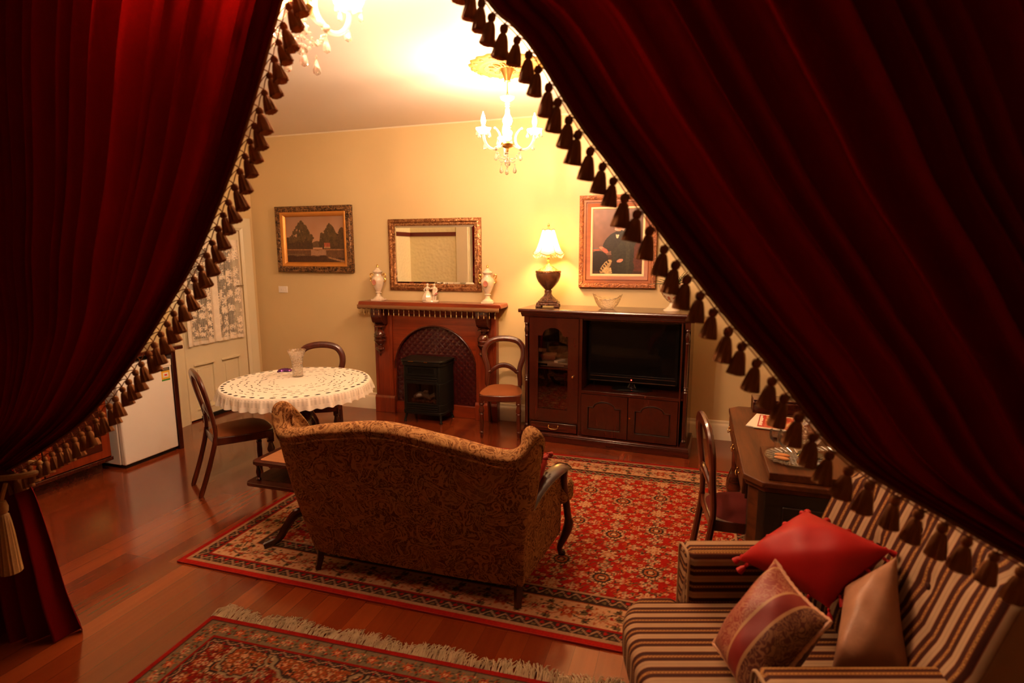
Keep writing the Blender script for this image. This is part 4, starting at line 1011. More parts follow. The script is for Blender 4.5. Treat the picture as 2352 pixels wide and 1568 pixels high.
for j in range(nr):
    for i in range(na):
        a = 2*PI*i/na; t = j/(nr-1)
        if t < .86:
            r = max(.001, .553*t/.86); z = .756; x, y = r*math.cos(a), r*math.sin(a)
        else:
            q = (t-.86)/.14; ru = .010*q*math.sin(a*46)+.006*q*math.sin(a*23+1)
            r = .553+.012*math.sin(min(1, q*4)*PI/2)+.012*q+ru; z = .756-.010*min(1, q*5)-.078*q-(.010*abs(math.sin(a*23)) if j == nr-1 else 0); x, y = r*math.cos(a), r*math.sin(a)
        b.v.append((x, y, z))
        al = 1.0; rr = math.hypot(x, y) if t < .86 else 9
        if t < .86:
            for (r0, dr, n_, duty) in ((.17, .004, 22, .35), (.21, .004, 26, .35), (.28, .005, 30, .5), (.325, .0045, 34, .35), (.37, .005, 40, .45), (.425, .005, 44, .4), (.465, .004, 50, .35)):
                kk = a/(2*PI)*n_; hs = (int(kk)*7919+int(r0*1000)*31) % 17/17
                if abs(rr-r0-.012*(hs-.5)-.006*math.sin(a*n_/2)) < dr*.85 and hs > .22 and kk % 1 < duty*(.7+hs): al = 0
            k = (a/(2*PI)*44) % 1; dd = ((k-.5)/.26)**2+((rr-.528)/.013)**2
            if dd < 1: al = 0
        else:
            q = (t-.86)/.14
            if .1 < q < .62: al = .62 if (i % 4 in (0, 1)) and (j % 2) else 1.0
        cz_.append(al)
for j in range(nr-1):
    for i in range(na): b.f.append((j*na+i, j*na+(i+1) % na, (j+1)*na+(i+1) % na, (j+1)*na+i)); b.mi.append(0)
b.a['Col'] = [(.86, .82, .75, q) for q in cz_]
tcl = b.build('lace_tablecloth', lace_m, loc=(TX, TY, .001), angle=180); tag(tcl, 'round white crochet lace cloth covering the pedestal table', 'tablecloth')
b = B(); b.lathe([(.001, .006), (.045, .0), (.048, .003), (.046, .012), (.045, .05), (.046, .10), (.054, .15), (.070, .195), (.082, .218), (.079, .218), (.066, .19), (.050, .145), (.042, .10), (.040, .05), (.03, .018), (.001, .015)], 40, wob=lambda a, j: 1+.03*math.cos(a*12)*(3 < j < 8))
b.v = [(x*.9, y*.9, z) for x, y, z in b.v]
tag(b.build('crystal_vase', cutglass, loc=(-3.03, 3.80, .759)), 'flared cut crystal vase standing on the lace tablecloth', 'vase')
b = B(); b.grid(24, 14, lambda i, j: (.055*(i*2-1)*(1+.1*math.sin(9*j)), .032*(j*2-1)*(1+.12*math.sin(11*i)), .004+.020*(math.sin(PI*i)*math.sin(PI*j))**.5+.004*math.sin(i*25)*math.sin(j*17)))
b.grid(24, 14, lambda i, j: (.055*(i*2-1)*(1+.1*math.sin(9*j)), .032*(j*2-1)*(1+.12*math.sin(11*i)), .001+.003*math.sin(i*20)**2))
tag(b.build('wrapped_sweet', plain('purple_foil_wrapper', (.16, .04, .22), .25, .5, var=.4, scale=30), loc=(-3.27, 3.94, .759), rot=(0, 0, .5)), 'small purple foil-wrapped sweet on the lace cloth by the vase', 'sweet')

# ------------------------------------------------------------------ fridge and kitchen bench
fg = thing('bar_fridge', 'white bar fridge under the bench by the back door', 'fridge', (-4.36, 3.545, 0))
B().box(-.50, -.055, -.255, .255, .03, .855).build('cabinet', whitepl, fg, bevel=.006)
B().box(-.047, 0, -.255, .255, .03, .832).build('door', whitepl, fg, bevel=.010)
B().box(-.0475, .004, -.255, .255, .776, .834).build('door_top_cap', plain('warm_white_cap', (.74, .67, .56), .35, var=.02), fg, bevel=.006)
B().box(-.49, -.02, -.24, .24, 0, .03).build('kick_base', blackm, fg)
lb = B(); y0, y1 = .150, .232
lb.box(0, .0012, y0, y1, .650, .664, 0); lb.box(0, .0012, y0, y1, .664, .738, 1); lb.box(.0008, .0018, y0+.014, y1-.014, .680, .722, 2); lb.box(.0014, .0024, y0+.028, y1-.028, .694, .708, 3); lb.box(0, .0014, y0, y1, .738, .766, 4)
ar = [(y0+.041+.041*math.cos(q), .766+.050*math.sin(q)) for q in [PI-PI*.62*i/12 for i in range(13)]]+[(y0+.041+.024*math.cos(q), .766+.030*math.sin(q)) for q in [PI-PI*.62*i/12 for i in range(12, -1, -1)]]
lb.prism(ar, 0, .0012, 'yz', m=3)
for k in range(3): lb.box(.0012, .0020, y0+.018, y1-.012, .744+.007*k, .7465+.007*k, 5)
lb.build('energy_label', [plain('label_green', (.05, .22, .03), .5), plain('label_yellow', (.72, .42, .03), .5), paper, plain('label_red', (.60, .03, .02), .5), plain('label_black', (.02, .015, .012), .5), plain('label_tan', (.40, .28, .16), .5)], fg)
kb = thing('kitchen_bench', 'dark timber worktop over the fridge with a red-brown end panel', 'worktop', (-4.62, 3.86, 0))
B().box(-.283, .285, -2.2, .06, .905, .94).build('worktop', mahogx, kb, bevel=.008)
B().box(-.283, .27, -.055, -.015, 0, .905).build('end_panel', mahog, kb, bevel=.003)
cb_ = thing('base_cupboard', 'red-brown timber base cupboard beside the white fridge', 'cupboard', (-4.66, 2.6, 0))
B().box(-.243, .22, -.9, .64, .10, .9).build('carcass', mahog, cb_, bevel=.003)
B().box(-.243, .16, -.9, .60, 0, .10).build('recessed_plinth', mahogx, cb_)
for (a0, a1) in ((-.89, -.385), (-.375, .125), (.135, .63)):
    b = B(); b.box(.22, .238, a0, a1, .135, .885); d_ = b.build('cupboard_door', oak, cb_, bevel=.004)
    B().box(.238, .242, a0+.07, a1-.07, .20, .82).build('door_panel', mahog, d_, bevel=.004)
B().box(.16, .245, -.9, .64, .10, .13).build('base_rail', mahogx, cb_, bevel=.004)

# ------------------------------------------------------------------ two-tier side table on a tripod
tt = thing('tiered_side_table', 'two-tier tripod side table beyond the back corner of the settee', 'side table', (-2.20, 2.80, 0.0125))
def tier(z, m2, nm, e=0):
    b = B(); b.prism(rrect(-.385-e, .21, -.055-e, .265, .035), z, z+.022, 'xy'); o = b.build(nm, mahogx, tt, bevel=.006)
    b = B(); b.prism(rrect(-.345, .17, -.02, .23, .02), z+.022, z+.0235, 'xy'); b.build('inlay', m2, o); return o
tier(.435, wood('tan_leather_inlay', (.30, .12, .045), (.36, .15, .06), 'x', .5, 0), 'upper_tier'); tier(.305, walnut, 'lower_tier', .03)
for (x, y) in ((-.355, -.025), (.18, -.025), (.18, .235), (-.355, .235)):
    b = B(); b.lathe([(.013, .327), (.016, .335), (.009, .345), (.015, .38), (.009, .415), (.016, .425), (.013, .436)], 14, (x, y, 0)); b.build('spindle', mahog, tt)
b = B(); b.lathe([(.001, .09), (.016, .10), (.022, .115), (.034, .13), (.036, .20), (.026, .22), (.03, .26), (.05, .30), (.05, .306)], 20); b.build('column', mahog, tt)
for a in (R(234), R(10), R(115)):
    b = B(); b.tube(bez([(.02*math.cos(a), .02*math.sin(a), .165), (.09*math.cos(a), .09*math.sin(a), .165), (.15*math.cos(a), .15*math.sin(a), .10), (.20*math.cos(a), .20*math.sin(a), .035), (.285*math.cos(a), .285*math.sin(a), .014)], 20), [.026-.010*i/20 for i in range(21)], 9, flat=(1.25, .7)); b.build('cabriole_leg', mahog, tt)

# ------------------------------------------------------------------ rugs
def ramp_mix(img, mask, col): img[mask] = col
CR = np.array((.43, .235, .125)); RD = np.array((.25, .009, .005)); BK = np.array((.035, .018, .014)); OL = np.array((.11, .075, .032)); RU = np.array((.30, .07, .02)); GY = np.array((.17, .12, .065))
def rosette(img, X, Y, r, n, cols, ph=0.):
    d = np.hypot(X, Y); a = np.arctan2(Y, X)
    pet = r*(.78+.22*np.cos(n*a+ph))
    img[d < pet*1.12] = cols[0]; img[d < pet] = cols[1]; img[d < pet*.60] = cols[2]; img[d < r*.34] = cols[3]; img[d < r*.16] = cols[1]
def leafm_(X, Y, L, wd, rot):
    c, s = math.cos(rot), math.sin(rot); u = (X*c+Y*s)/L; v = (-X*s+Y*c)
    return (u > 0) & (u < 1) & (np.abs(v) < wd*np.sin(np.clip(u, 0, 1)*PI)**.8)
def floral_border(s, q, width, img, mask, per, bg, cols):
    """s runs along the border, q across it (0 = middle)"""
    sub = np.where(mask); S_, Q = s[sub], q[sub]; o = np.tile(bg, (len(S_), 1)).astype(float)
    k = np.floor(S_/per); x = S_-(k+.5)*per; hw = width/2
    vine = np.abs(Q-hw*.45*np.sin(2*PI*S_/per)) < hw*.055; o[vine] = BK
    vine = np.abs(Q+hw*.55*np.sin(2*PI*S_/per+.4)) < hw*.05; o[vine] = RU
    for cx in (-.5, .5, 0.0):
        X = x-cx*per; 
        if cx == 0: rosette(o, X, Q, hw*.62, 6, (BK, RU, RD, CR), 0)
        else: rosette(o, X, Q*(1.0), hw*.52, 8, (RU, CR*.8, OL, RD), .3)
    for cx, cy, rr in ((-.25, .45, 2.2), (-.25, -.5, -2.0), (.25, .48, .9), (.25, -.45, -.9), (-.32, 0, 0.2), (.30, .05, 2.9)):
        for dr in (-.5, 0, .5):
            m = leafm_(x-cx*per, Q-cy*hw, hw*.55, hw*.12, rr+dr); o[m] = BK if dr == 0 else OL
        rosette(o, x-cx*per*1.1, Q-cy*hw*.9, hw*.17, 5, (RU, RD, CR, BK), cx)
    for cx, cy in ((-.12, .75), (.12, .78), (-.12, -.78), (.13, -.75), (-.42, .7), (.42, -.7), (-.40, -.72), (.40, .72), (-.2, .1), (.17, -.1)):
        m = np.hypot(x-cx*per, Q-cy*hw) < hw*.10; o[m] = RU if cx > 0 else OL
    img[sub] = o
def guard(s, q, width, img, mask, per, bg):
    sub = np.where(mask); S_, Q = s[sub], q[sub]; o = np.tile(bg, (len(S_), 1)).astype(float)
    x = (S_/per) % 1-.5; hw = width/2
    o[np.abs(Q-hw*.6*(np.abs(x)*4-1)) < hw*.18] = CR*.6
    o[np.hypot(x*per, Q-hw*.35) < hw*.30] = RD; o[np.hypot((np.abs(x)-.5)*per, Q+hw*.35) < hw*.28] = OL
    o[np.abs(np.abs(Q)-hw*.9) < hw*.07] = CR*.7
    img[sub] = o
def flower_field(X, Y, tile, bg, scale, seed, dens=1.0):
    o = np.tile(bg, X.shape+(1,)).astype(float)
    wv = .006*scale*np.sin(X*40)+.006*scale*np.sin(Y*37)
    for f, w in ((2*PI/tile, .0035), ):
        for sgn in (-1, 1):
            t = Y*1.0+sgn*X*.55+.028*np.sin(X*f*2+sgn)+wv
            o[np.abs(((t/(tile*.5)) % 1)-.5)*tile*.5 < w*scale] = OL*.8
            t = X*1.0+sgn*Y*.45+.03*np.sin(Y*f*2+1)
            o[np.abs(((t/(tile*.45)) % 1)-.5)*tile*.45 < w*.8*scale] = RU
    col = np.floor(X/tile); yy_ = Y+(col % 2)*tile*.5; row = np.floor(yy_/tile)
    x = X-(col+.5)*tile; y = yy_-(row+.5)*tile
    par = (col+row) % 2
    r0 = tile*.23
    for cx, cy, r, n, cols in ((0, 0, r0, 8, (BK, CR, RU, CR*.9)), ):
        rosette(o, x-cx, y-cy, r, n, cols)
    d = np.hypot(x, y); a = np.arctan2(y, x)
    o[(par == 1) & (d < r0*1.1)] = BK; o[(par == 1) & (d < r0*1.12) & (np.abs(np.sin(a*9)) > .45) & (d > r0*.85)] = CR; o[(par == 1) & (d < r0*.62)] = RU; o[(par == 1) & (d < r0*.42)] = BK; o[(par == 1) & (d < r0*.25)] = CR
    rosette(o, np.abs(x)-tile*.5, np.abs(y)-tile*.5, tile*.17, 6, (BK, RU, CR, RD), .5)
    rosette(o, np.abs(x)-tile*.5, y, tile*.15, 6, (OL, CR*.9, RD, BK))
    rosette(o, x, np.abs(y)-tile*.5, tile*.16, 5, (BK, GY, CR, RD), 1.)
    for rr, nn, sz in ((.34, 8, .028), (.46, 10, .022)):
        k = np.round(a/(2*PI)*nn)*2*PI/nn
        dx, dy = x-tile*rr*np.cos(k), y-tile*rr*np.sin(k); dd = np.hypot(dx, dy)
        o[dd < tile*sz*1.9] = CR; o[dd < tile*sz*.9] = RD
    for k in range(6):
        an = k*PI/3+.5
        o[leafm_(x-tile*.27*math.cos(an), y-tile*.27*math.sin(an), tile*.16, tile*.022, an+.9)] = OL
        o[leafm_(x-tile*.30*math.cos(an+.5), y-tile*.30*math.sin(an+.5), tile*.13, tile*.018, an-1.0)] = BK
    return o
def make_rug(name, label, x0, x1, y0, y1, res, bands, field, thick, rz=0, z=0.001):
    """bands: list of (outer, inner, kind, background)"""
    W, H = x1-x0, y1-y0
    nx, ny = int(W/res), int(H/res)
    u, v = np.meshgrid(np.linspace(0, W, nx), np.linspace(0, H, ny))
    dx = np.minimum(u, W-u); dy = np.minimum(v, H-v); d = np.minimum(dx, dy); s = np.where(dy < dx, u-W/2, v-H/2)
    img = field(u-W/2, v-H/2)
    for a, b_, kind, bg in bands:
        mask = (d >= a) & (d < b_); q = d-(a+b_)/2
        if kind == 'plain': img[mask] = bg
        elif kind == 'guard': guard(s, q, b_-a, img, mask, .075, bg)
        else: floral_border(s, q, b_-a, img, mask, kind, bg, None)
    rs_ = np.random.default_rng(5); img = img*(.86+.28*rs_.random((ny, nx, 1)))
    root = thing(name, label, 'rug', ((x0+x1)/2, (y0+y1)/2, z), rz)
    pile = raster('pile', img, W, H, rug_m, root, (0, 0, thick), 'xy')
    b = B(); b.prism(rrect(-W/2-.003, W/2+.003, -H/2-.003, H/2+.003, .01, 2), 0, thick-.0006, 'xy'); b.build('bound_edge', plain(name+'_binding', tuple(bands[0][3]), .9), root)
    return root
big = make_rug('persian_rug', 'large red floral rug with wide cream border under the settee', -2.755, .70, 2.315, 4.665, .0072,
    [(0, .035, 'plain', RD), (.035, .045, 'plain', CR*.7), (.045, .115, 'guard', BK), (.115, .128, 'plain', RD*.8), (.128, .290, .34, CR), (.290, .303, 'plain', RU*.8), (.303, .378, 'guard', BK), (.378, .386, 'plain', CR*.7)],
    lambda X, Y: flower_field(X, Y, .25, RD, 1.0, 3), .009, z=.001)
def small_field(X, Y):
    o = flower_field(X*1.0, Y, .20, RD*.62, .9, 9)*np.array((.80, .85, .85))
    for cx, cy, rx, ry in ((-.30, .42, .20, .12), (.38, .42, .20, .12), (-.62, .36, .10, .10), (.04, .38, .10, .10), (-.30, .05, .22, .13), (.38, .05, .2, .13), (.70, .4, .1, .1)):
        e = np.sqrt(((X-cx)/rx)**2+((Y-cy)/ry)**2)*(1-.05*np.cos(12*np.arctan2((Y-cy)/ry, (X-cx)/rx)))
        o[(e < 1.05)] = GY*1.2; o[e < .95] = BK; m = e < .88
        o[m] = (flower_field(X, Y, .085, RU*.7, .5, 2)*np.array((.9, .85, .8)))[m]
    return o
sm = make_rug('fringed_rug', 'small dark red rug with knotted cream fringe in the near foreground', -2.14, -.16, .86, 2.015, .0062,
    [(0, .020, 'plain', RD*.8), (.020, .030, 'plain', BK), (.030, .115, .17, GY*.75), (.115, .125, 'plain', RD*.7), (.125, .16, 'guard', BK)], small_field, .008, rz=R(2.2))
b = B(); rf = random.Random(2)
for side in (1,):
    x = -.985
    while x < .985:
        cl = rf.uniform(-.018, .018); hh = .004+.020*rf.random()
        for k in range(9):
            xx_ = x+rf.uniform(-.012, .012); L = rf.uniform(.05, .095)*(.7+.45*abs(math.sin(x*8.3))); dxx = cl+rf.uniform(-.022, .022)
            b.tube([(xx_, .577, .005), (xx_+dxx*.35, .577+L*.4, .006+hh*rf.random()), (xx_+dxx, .577+L*.8, .004+hh*.8*rf.random()), (xx_+dxx*1.5, .577+L, .003)], [.0020, .0022, .0020, .0012], 4)
        x += .0165
fq = b.build('fringe', plain('cream_wool_fringe', (.45, .33, .20), .9, var=.25), sm); fq['kind'] = 'stuff'

# ------------------------------------------------------------------ settee seen from behind
SX, SY = -1.34, 2.62
se = thing('settee', 'tan brocade camel-back settee with wooden arms, its back towards the drapes', 'sofa', (SX, SY, .0112))
TS = Matrix.Translation((-SX, -SY, -.0102))
top_path = bez([(-2.035, 2.62), (-2.065, 2.50), (-2.06, 2.39), (-1.99, 2.305), (-1.70, 2.275), (-1.37, 2.268), (-1.06, 2.275), (-.77, 2.305), (-.67, 2.39), (-.645, 2.50), (-.66, 2.62)] and [Vector((x, y, 0)) for x, y in [(-2.035, 2.62), (-2.065, 2.50), (-2.06, 2.39), (-1.99, 2.305), (-1.70, 2.275), (-1.37, 2.268), (-1.06, 2.275), (-.74, 2.31), (-.635, 2.37), (-.62, 2.45), (-.675, 2.53)]], 100)
bot_path = bez([Vector((x, y, 0)) for x, y in [(-1.93, 2.72), (-1.945, 2.64), (-1.95, 2.56), (-1.93, 2.49), (-1.65, 2.475), (-1.34, 2.472), (-1.03, 2.475), (-.755, 2.49), (-.75, 2.53), (-.77, 2.57), (-.80, 2.60)]], 100)
ztop = bez([Vector((0, 0, z)) for z in (.60, .885, .985, .860, .915, .958, .915, .862, .975, .88, .60)], 100)
zbot = [(.42 if (i < 22 or i > 78) else .115) for i in range(101)]
for i in range(101):
    if 22 <= i < 30: zbot[i] = .42+(.115-.42)*sstep(22, 29, i)
    if 70 < i <= 78: zbot[i] = .42+(.115-.42)*sstep(78, 71, i)
def se_pt(i, z): return bot_path[i].lerp(top_path[i], (z-.115)/.80)
b = B(); nvs = 0; rows = []
for i in range(101):
    tg = (top_path[min(i+1, 100)]-top_path[max(i-1, 0)]); tg.z = 0; tg.normalize(); nrm = Vector((-tg.y, tg.x, 0))
    zt, zb = ztop[i].z, zbot[i]; th = .085
    col_ = []
    for k in range(14):
        z = zb+(zt-.075-zb)*k/13; p = se_pt(i, z); bulge = .012*math.sin(PI*k/13); col_.append((p.x-nrm.x*bulge, p.y-nrm.y*bulge, z))
    for k in range(1, 10):
        a = PI*k/10; r = th/2+.014; p = se_pt(i, zt-.05); c = p+nrm*(th/2)
        col_.append((c.x-nrm.x*r*math.cos(a), c.y-nrm.y*r*math.cos(a), zt-.052+.052*math.sin(a)))
    for k in range(10):
        z = zt-.06-(zt-.06-max(zb, .30))*k/9; p = se_pt(i, z)+nrm*th; col_.append((p.x, p.y, z))
    rows.append(col_)
M_ = len(rows[0])
b.M = TS
b.add([p for r in rows for p in r], [(i*M_+k, (i+1)*M_+k, (i+1)*M_+k+1, i*M_+k+1) for i in range(100) for k in range(M_-1)]+[tuple(range(M_)), tuple(100*M_+k for k in range(M_))])
b.build('winged_back', brocade_m, se, angle=180)
b = B(); b.M = TS
pts = []
for i in range(101):
    tg = (top_path[min(i+1, 100)]-top_path[max(i-1, 0)]); tg.normalize(); nrm = Vector((-tg.y, tg.x, 0)); z = ztop[i].z-.072; p = se_pt(i, z); pts.append((p.x-nrm.x*.004, p.y-nrm.y*.004, z))
b.tube(pts[2:-2], .0055, 7); b.build('piping', brocade_m, se)
b = B(); b.M = TS; b.prism(rrect(-1.93, -.76, 2.50, 3.10, .05), .27, .33, 'xy'); b.build('seat_base', brocade_m, se, bevel=.02)
b = B(); b.M = TS
def cush(u, v):
    a = 2*PI*u; c, s_ = math.cos(a), math.sin(a); ex = 7; rr = (abs(c)**ex+abs(s_)**ex)**(-1/ex); q = math.sin(PI*min(v, .5)) if v < .5 else 1
    return None
seat = rrect(-1.90, -.79, 2.56, 3.0, .03)+[]
tpoly = [(-1.86, 2.56), (-.82, 2.56), (-.82, 2.98), (-.63, 2.99), (-.60, 3.10), (-.66, 3.16), (-2.02, 3.16), (-2.08, 3.10), (-2.05, 2.99), (-1.86, 2.98)]
b.prism(tpoly, .33, .46, 'xy'); b.build('seat_cushion', brocade_m, se, bevel=.035, seg=4)
for s_ in (-1, 1):
    mx = lambda x: x if s_ > 0 else -2.68-x
    b = B(); b.M = TS
    b.add([(mx(-.735), 2.475, .115), (mx(-.665), 3.03, .15), (mx(-.65), 3.0, .54), (mx(-.70), 2.80, .52), (mx(-.755), 2.6, .45), (mx(-.765), 2.52, .43),
           (mx(-.80), 2.50, .115), (mx(-.73), 3.02, .15), (mx(-.71), 3.0, .54), (mx(-.76), 2.80, .52), (mx(-.81), 2.6, .45), (mx(-.82), 2.52, .43)],
          [(0, 1, 2, 3, 4, 5), (11, 10, 9, 8, 7, 6)]+[(k, (k+1) % 6, (k+1) % 6+6, k+6) for k in range(6)])
    b.build('side_panel', brocade_m, se, bevel=.012)
    b = B(); b.M = TS
    ap = bez([(mx(x), y, z) for x, y, z in [(-.765, 2.47, .405), (-.755, 2.56, .455), (-.735, 2.66, .515), (-.70, 2.79, .560), (-.655, 2.90, .582), (-.635, 2.965, .583), (-.625, 2.99, .566)]], 26)
    b.tube(ap, [.024+.012*math.sin(PI*i/26) for i in range(27)], 12, flat=(.38, 1.4)); b.build('wooden_arm', mahog, se)
    b = B(); b.M = TS
    b.tube(bez([(mx(x), y, z) for x, y, z in [(-.635, 2.965, .57), (-.645, 3.0, .47), (-.64, 3.03, .36), (-.63, 3.04, .26), (-.625, 3.05, .20), (-.645, 3.045, .13), (-.672, 3.03, .06), (-.668, 3.03, .030), (-.655, 3.045, .012)]], 30), [.020]*8+[.022]*6+[.028]*4+[.026, .024, .022, .020, .018, .016, .015, .015, .016, .019, .022, .022, .018], 10); b.build('front_leg', mahog, se)
    b = B(); b.M = TS; b.tube([(mx(-.765), 2.515, .16), (mx(-.762), 2.495, .06), (mx(-.758), 2.475, .0101)], [.026, .022, .019], 4); b.build('rear_leg', mahog, se)

# ------------------------------------------------------------------ pillows
def pillow(name, label, A, Bc, C, D, th, mat, tas=None, cord=None, pin=.045, group=None, col_fn=None):
    """four corner points in order; cushion bulges along the normal"""
    P = [Vector(p) for p in (A, Bc, C, D)]; cen = sum(P, Vector())/4; base = Vector((cen.x, cen.y, min(p.z for p in P)))
    n = (P[2]-P[0]).cross(P[3]-P[1]).normalized()
    root = thing(name, label, 'cushion', base, 0, group); T = Matrix.Translation(-base)
    def pt(u, v, s):
        w_ = (1-(2*u-1)**2); w2 = (1-(2*v-1)**2)
        uu = .5+(u-.5)*(1-pin*2*w2*abs(2*u-1)**2); vv = .5+(v-.5)*(1-pin*2*w_*abs(2*v-1)**2)
        p = P[0]*(1-uu)*(1-vv)+P[1]*uu*(1-vv)+P[2]*uu*vv+P[3]*(1-uu)*vv
        h = th*(max(0, w_)*max(0, w2))**.5*(1+.05*math.sin(u*13)*math.sin(v*11))
        return p+n*h*s
    b = B(); b.M = T; N_ = 34
    for s in (1, -1): b.grid(N_, N_, lambda u, v: pt(u, v, s))
    if col_fn:
        cs = []
        for s in (1, -1): cs += [tuple(col_fn(i/(N_-1), j/(N_-1)))+(1,) for j in range(N_) for i in range(N_)]
        b.a['Col'] = cs
    cv = b.build('cover', mat, root, angle=180)
    edge = [pt(t, 0, 0) for t in np.linspace(0, 1, 24)]+[pt(1, t, 0) for t in np.linspace(0, 1, 24)]+[pt(1-t, 1, 0) for t in np.linspace(0, 1, 24)]+[pt(0, 1-t, 0) for t in np.linspace(0, 1, 24)]
    edge = [e for k, e in enumerate(edge) if k % 24]
    if cord:
        b = B(); b.M = T; b.tube(edge, [.006+.002*(k % 2) for k in range(len(edge))], 7, True); b.build('cord_edging', cord, root)
    if tas:
        proto = None
        bb_ = B(); bb_.lathe([(.002, .0), (.006, -.004), (.006, -.010), (.004, -.014), (.009, -.024), (.012, -.040), (.009, -.042)], 10, wob=lambda a, j: 1+.12*math.sin(a*5)*(j > 3))
        for k in range(0, len(edge), tas[1]):
            if proto is None: proto = o = bb_.build('tassel', tas[0], root)
            else: o = proto.copy(); COL.objects.link(o); o.parent = root
            e = edge[k]; out = (e-cen).normalized()*.55+Vector((0, 0, -.45)); out.normalize()
            o.location = e-base; o.rotation_euler = Vector((0, 0, -1)).rotation_difference(out).to_euler(); s_ = random.uniform(.85, 1.2); o.scale = (s_, s_, s_)
    return root, cv
pillow('settee_cushion', 'deep red cushion with dark red tassels on the settee behind its wooden arm', (-.735, 2.58, .72), (-.70, 2.86, .69), (-.81, 2.84, .47), (-.84, 2.56, .47), .055, redcloth, (redtassel, 4))

# ------------------------------------------------------------------ writing desk and its things
dk = thing('writing_desk', 'dark timber writing desk with stepped top, crystal plates laid out on it', 'desk', (.255, 2.575, .0105))
b = B(); b.prism([(.075, 0), (.95, 0), (.95, 1.295), (.06, 1.295), (0, 1.23), (0, .09)], .722, .75, 'xy'); b.prism([(.085, .012), (.94, .012), (.94, 1.283), (.07, 1.283), (.012, 1.225), (.012, .095)], .700, .724, 'xy'); b.build('desk_top', walnut, dk, bevel=.006)
b = B(); b.prism([(.088, .02), (.94, .02), (.94, .16), (.03, .16), (.03, .10)], .05, .70, 'xy'); b.build('near_pedestal', blackw, dk, bevel=.004)
b = B(); b.prism([(.03, .095), (.086, .026), (.094, .034), (.04, .10)], .04, .71, 'xy'); b.build('corner_pilaster', walnut, dk)
b = B(); b.box(.16, .88, .012, .022, .12, .64); b.build('end_panel', blackw, dk, bevel=.006)
b = B(); b.box(.55, .94, .16, 1.27, .05, .70); b.build('back_body', blackw, dk)
b = B(); b.box(.02, .55, .16, 1.27, .60, .70); b.build('drawer_rail', mahog, dk)
for (a0, a1) in ((.19, .55), (.57, .90), (.92, 1.25)):
    b = B(); b.box(.008, .022, a0, a1, .608, .692); d_ = b.build('drawer', walnut, dk, bevel=.004)
    b = B(); cy = (a0+a1)/2
    for s_ in (-.034, .034): b.ball((.003, cy+s_, .655), .006)
    b.tube(bez([(.0, cy-.034, .655), (-.006, cy-.030, .640), (-.008, cy, .634), (-.006, cy+.030, .640), (.0, cy+.034, .655)], 14), .0026, 7); b.build('drop_handle', brass, d_)
for (x, y) in ((.055, 1.215), ):
    b = B(); b.box(x-.03, x+.03, y-.03, y+.03, .54, .62); b.lathe([(.028, .54), (.018, .53), (.032, .50), (.022, .47), (.020, .36), (.030, .33), (.046, .28), (.05, .235), (.042, .19), (.02, .17), (.034, .15), (.036, .11), (.02, .09), (.026, .05), (.03, .02), (.022, 0)], 24, (x, y, 0)); b.build('turned_leg', turnw, dk)
b = B(); b.prism([(1.16, .75), (1.16, .80), (1.15, .815), (1.16, .83), (1.29, .83), (1.29, .75)], .135, .94, 'yz'); b.box(.135, .94, 1.15, 1.29, .83, .836); b.build('raised_gallery', mahogx, dk, bevel=.004)
b = B(); b.box(.10, .94, .03, .40, .75, .787); b.build('near_step', walnut, dk, bevel=.004)
def crystal_plate(label, x, y, z, r):
    t = thing('crystal_plate', label, 'plate', (x, y, z), 0, 'cut crystal plates on the desk')
    b = B(); b.lathe([(.001, 0), (.6*r, 0), (.64*r, .004), (r, .014), (r*1.01, .017), (r*.97, .018), (.63*r, .008), (.001, .005)], 48, wob=lambda a, j: 1+.025*abs(math.cos(a*8))*(j in (3, 4, 5))); b.build('plate_body', cutglass, t)
    b = B()
    for k in range(-4, 5):
        c = k*.13*r; L = math.sqrt(max(.01, (.58*r)**2-c*c))
        b.tube([(c-.0, -L, .007), (c, L, .007)], .0014, 4); b.tube([(-L, c, .007), (L, c, .007)], .0014, 4)
    for k in range(24):
        a = 2*PI*k/24; b.tube([(r*.66*math.cos(a), r*.66*math.sin(a), .010), (r*.96*math.cos(a+.13), r*.96*math.sin(a+.13), .018)], .002, 4)
    b.build('cut_pattern', facet_m, t)
crystal_plate('cut crystal plate nearest the front of the desk, holding a wine glass and two biscuits', .484, 2.80, .7985, .125)
crystal_plate('cut crystal plate further in on the desk, half behind the tasselled drape', .70, 2.99, .7615, .125)
def wineg(label, x, y, z):
    t = thing('wine_glass', label, 'glass', (x, y, z), 0, 'small glasses of red wine')
    b = B(); b.lathe([(.001, 0), (.026, 0), (.027, .002), (.004, .007), (.004, .030), (.012, .036), (.027, .052), (.031, .070), (.029, .098), (.0275, .098), (.0295, .070), (.025, .053), (.010, .039), (.001, .038)], 28); b.build('bowl', wineglass, t)
    b = B(); b.lathe([(.001, .0385), (.010, .0395), (.0245, .0535), (.0285, .068), (.001, .068)], 24); b.build('wine', wine_m, t)
wineg('small stemmed glass of red wine standing on the nearest crystal plate', .445, 2.862, .8065)
wineg('small stemmed glass of red wine on the bare desk behind the nearest plate', .435, 3.056, .7612)
biscm = plain('golden_biscuit', (.50, .20, .06), .7, bump=.3, bscale=90, var=.25)
def biscuit(label, x, y, z, rz, rx=0):
    b = B(); b.ball((0, 0, 0), .034, (1, .40, .24), 20, 10); o = b.build('biscuit', biscm, loc=(x, y, z), rot=(rx, 0, rz)); tag(o, label, 'biscuit', 'biscuits on the crystal plates'); return o
biscuit('finger biscuit lying across the top of another on the nearest plate', .43, 2.785, .822, -.25); biscuit('finger biscuit underneath the other one on the nearest plate', .425, 2.757, .816, -.35); biscuit('round-edged biscuit on the plate half behind the drape', .72, 2.99, .779, .5)
b = B(); b.lathe([(.001, .002), (.05, .0), (.054, .004), (.05, .009), (.052, .012), (.001, .012)], 32)
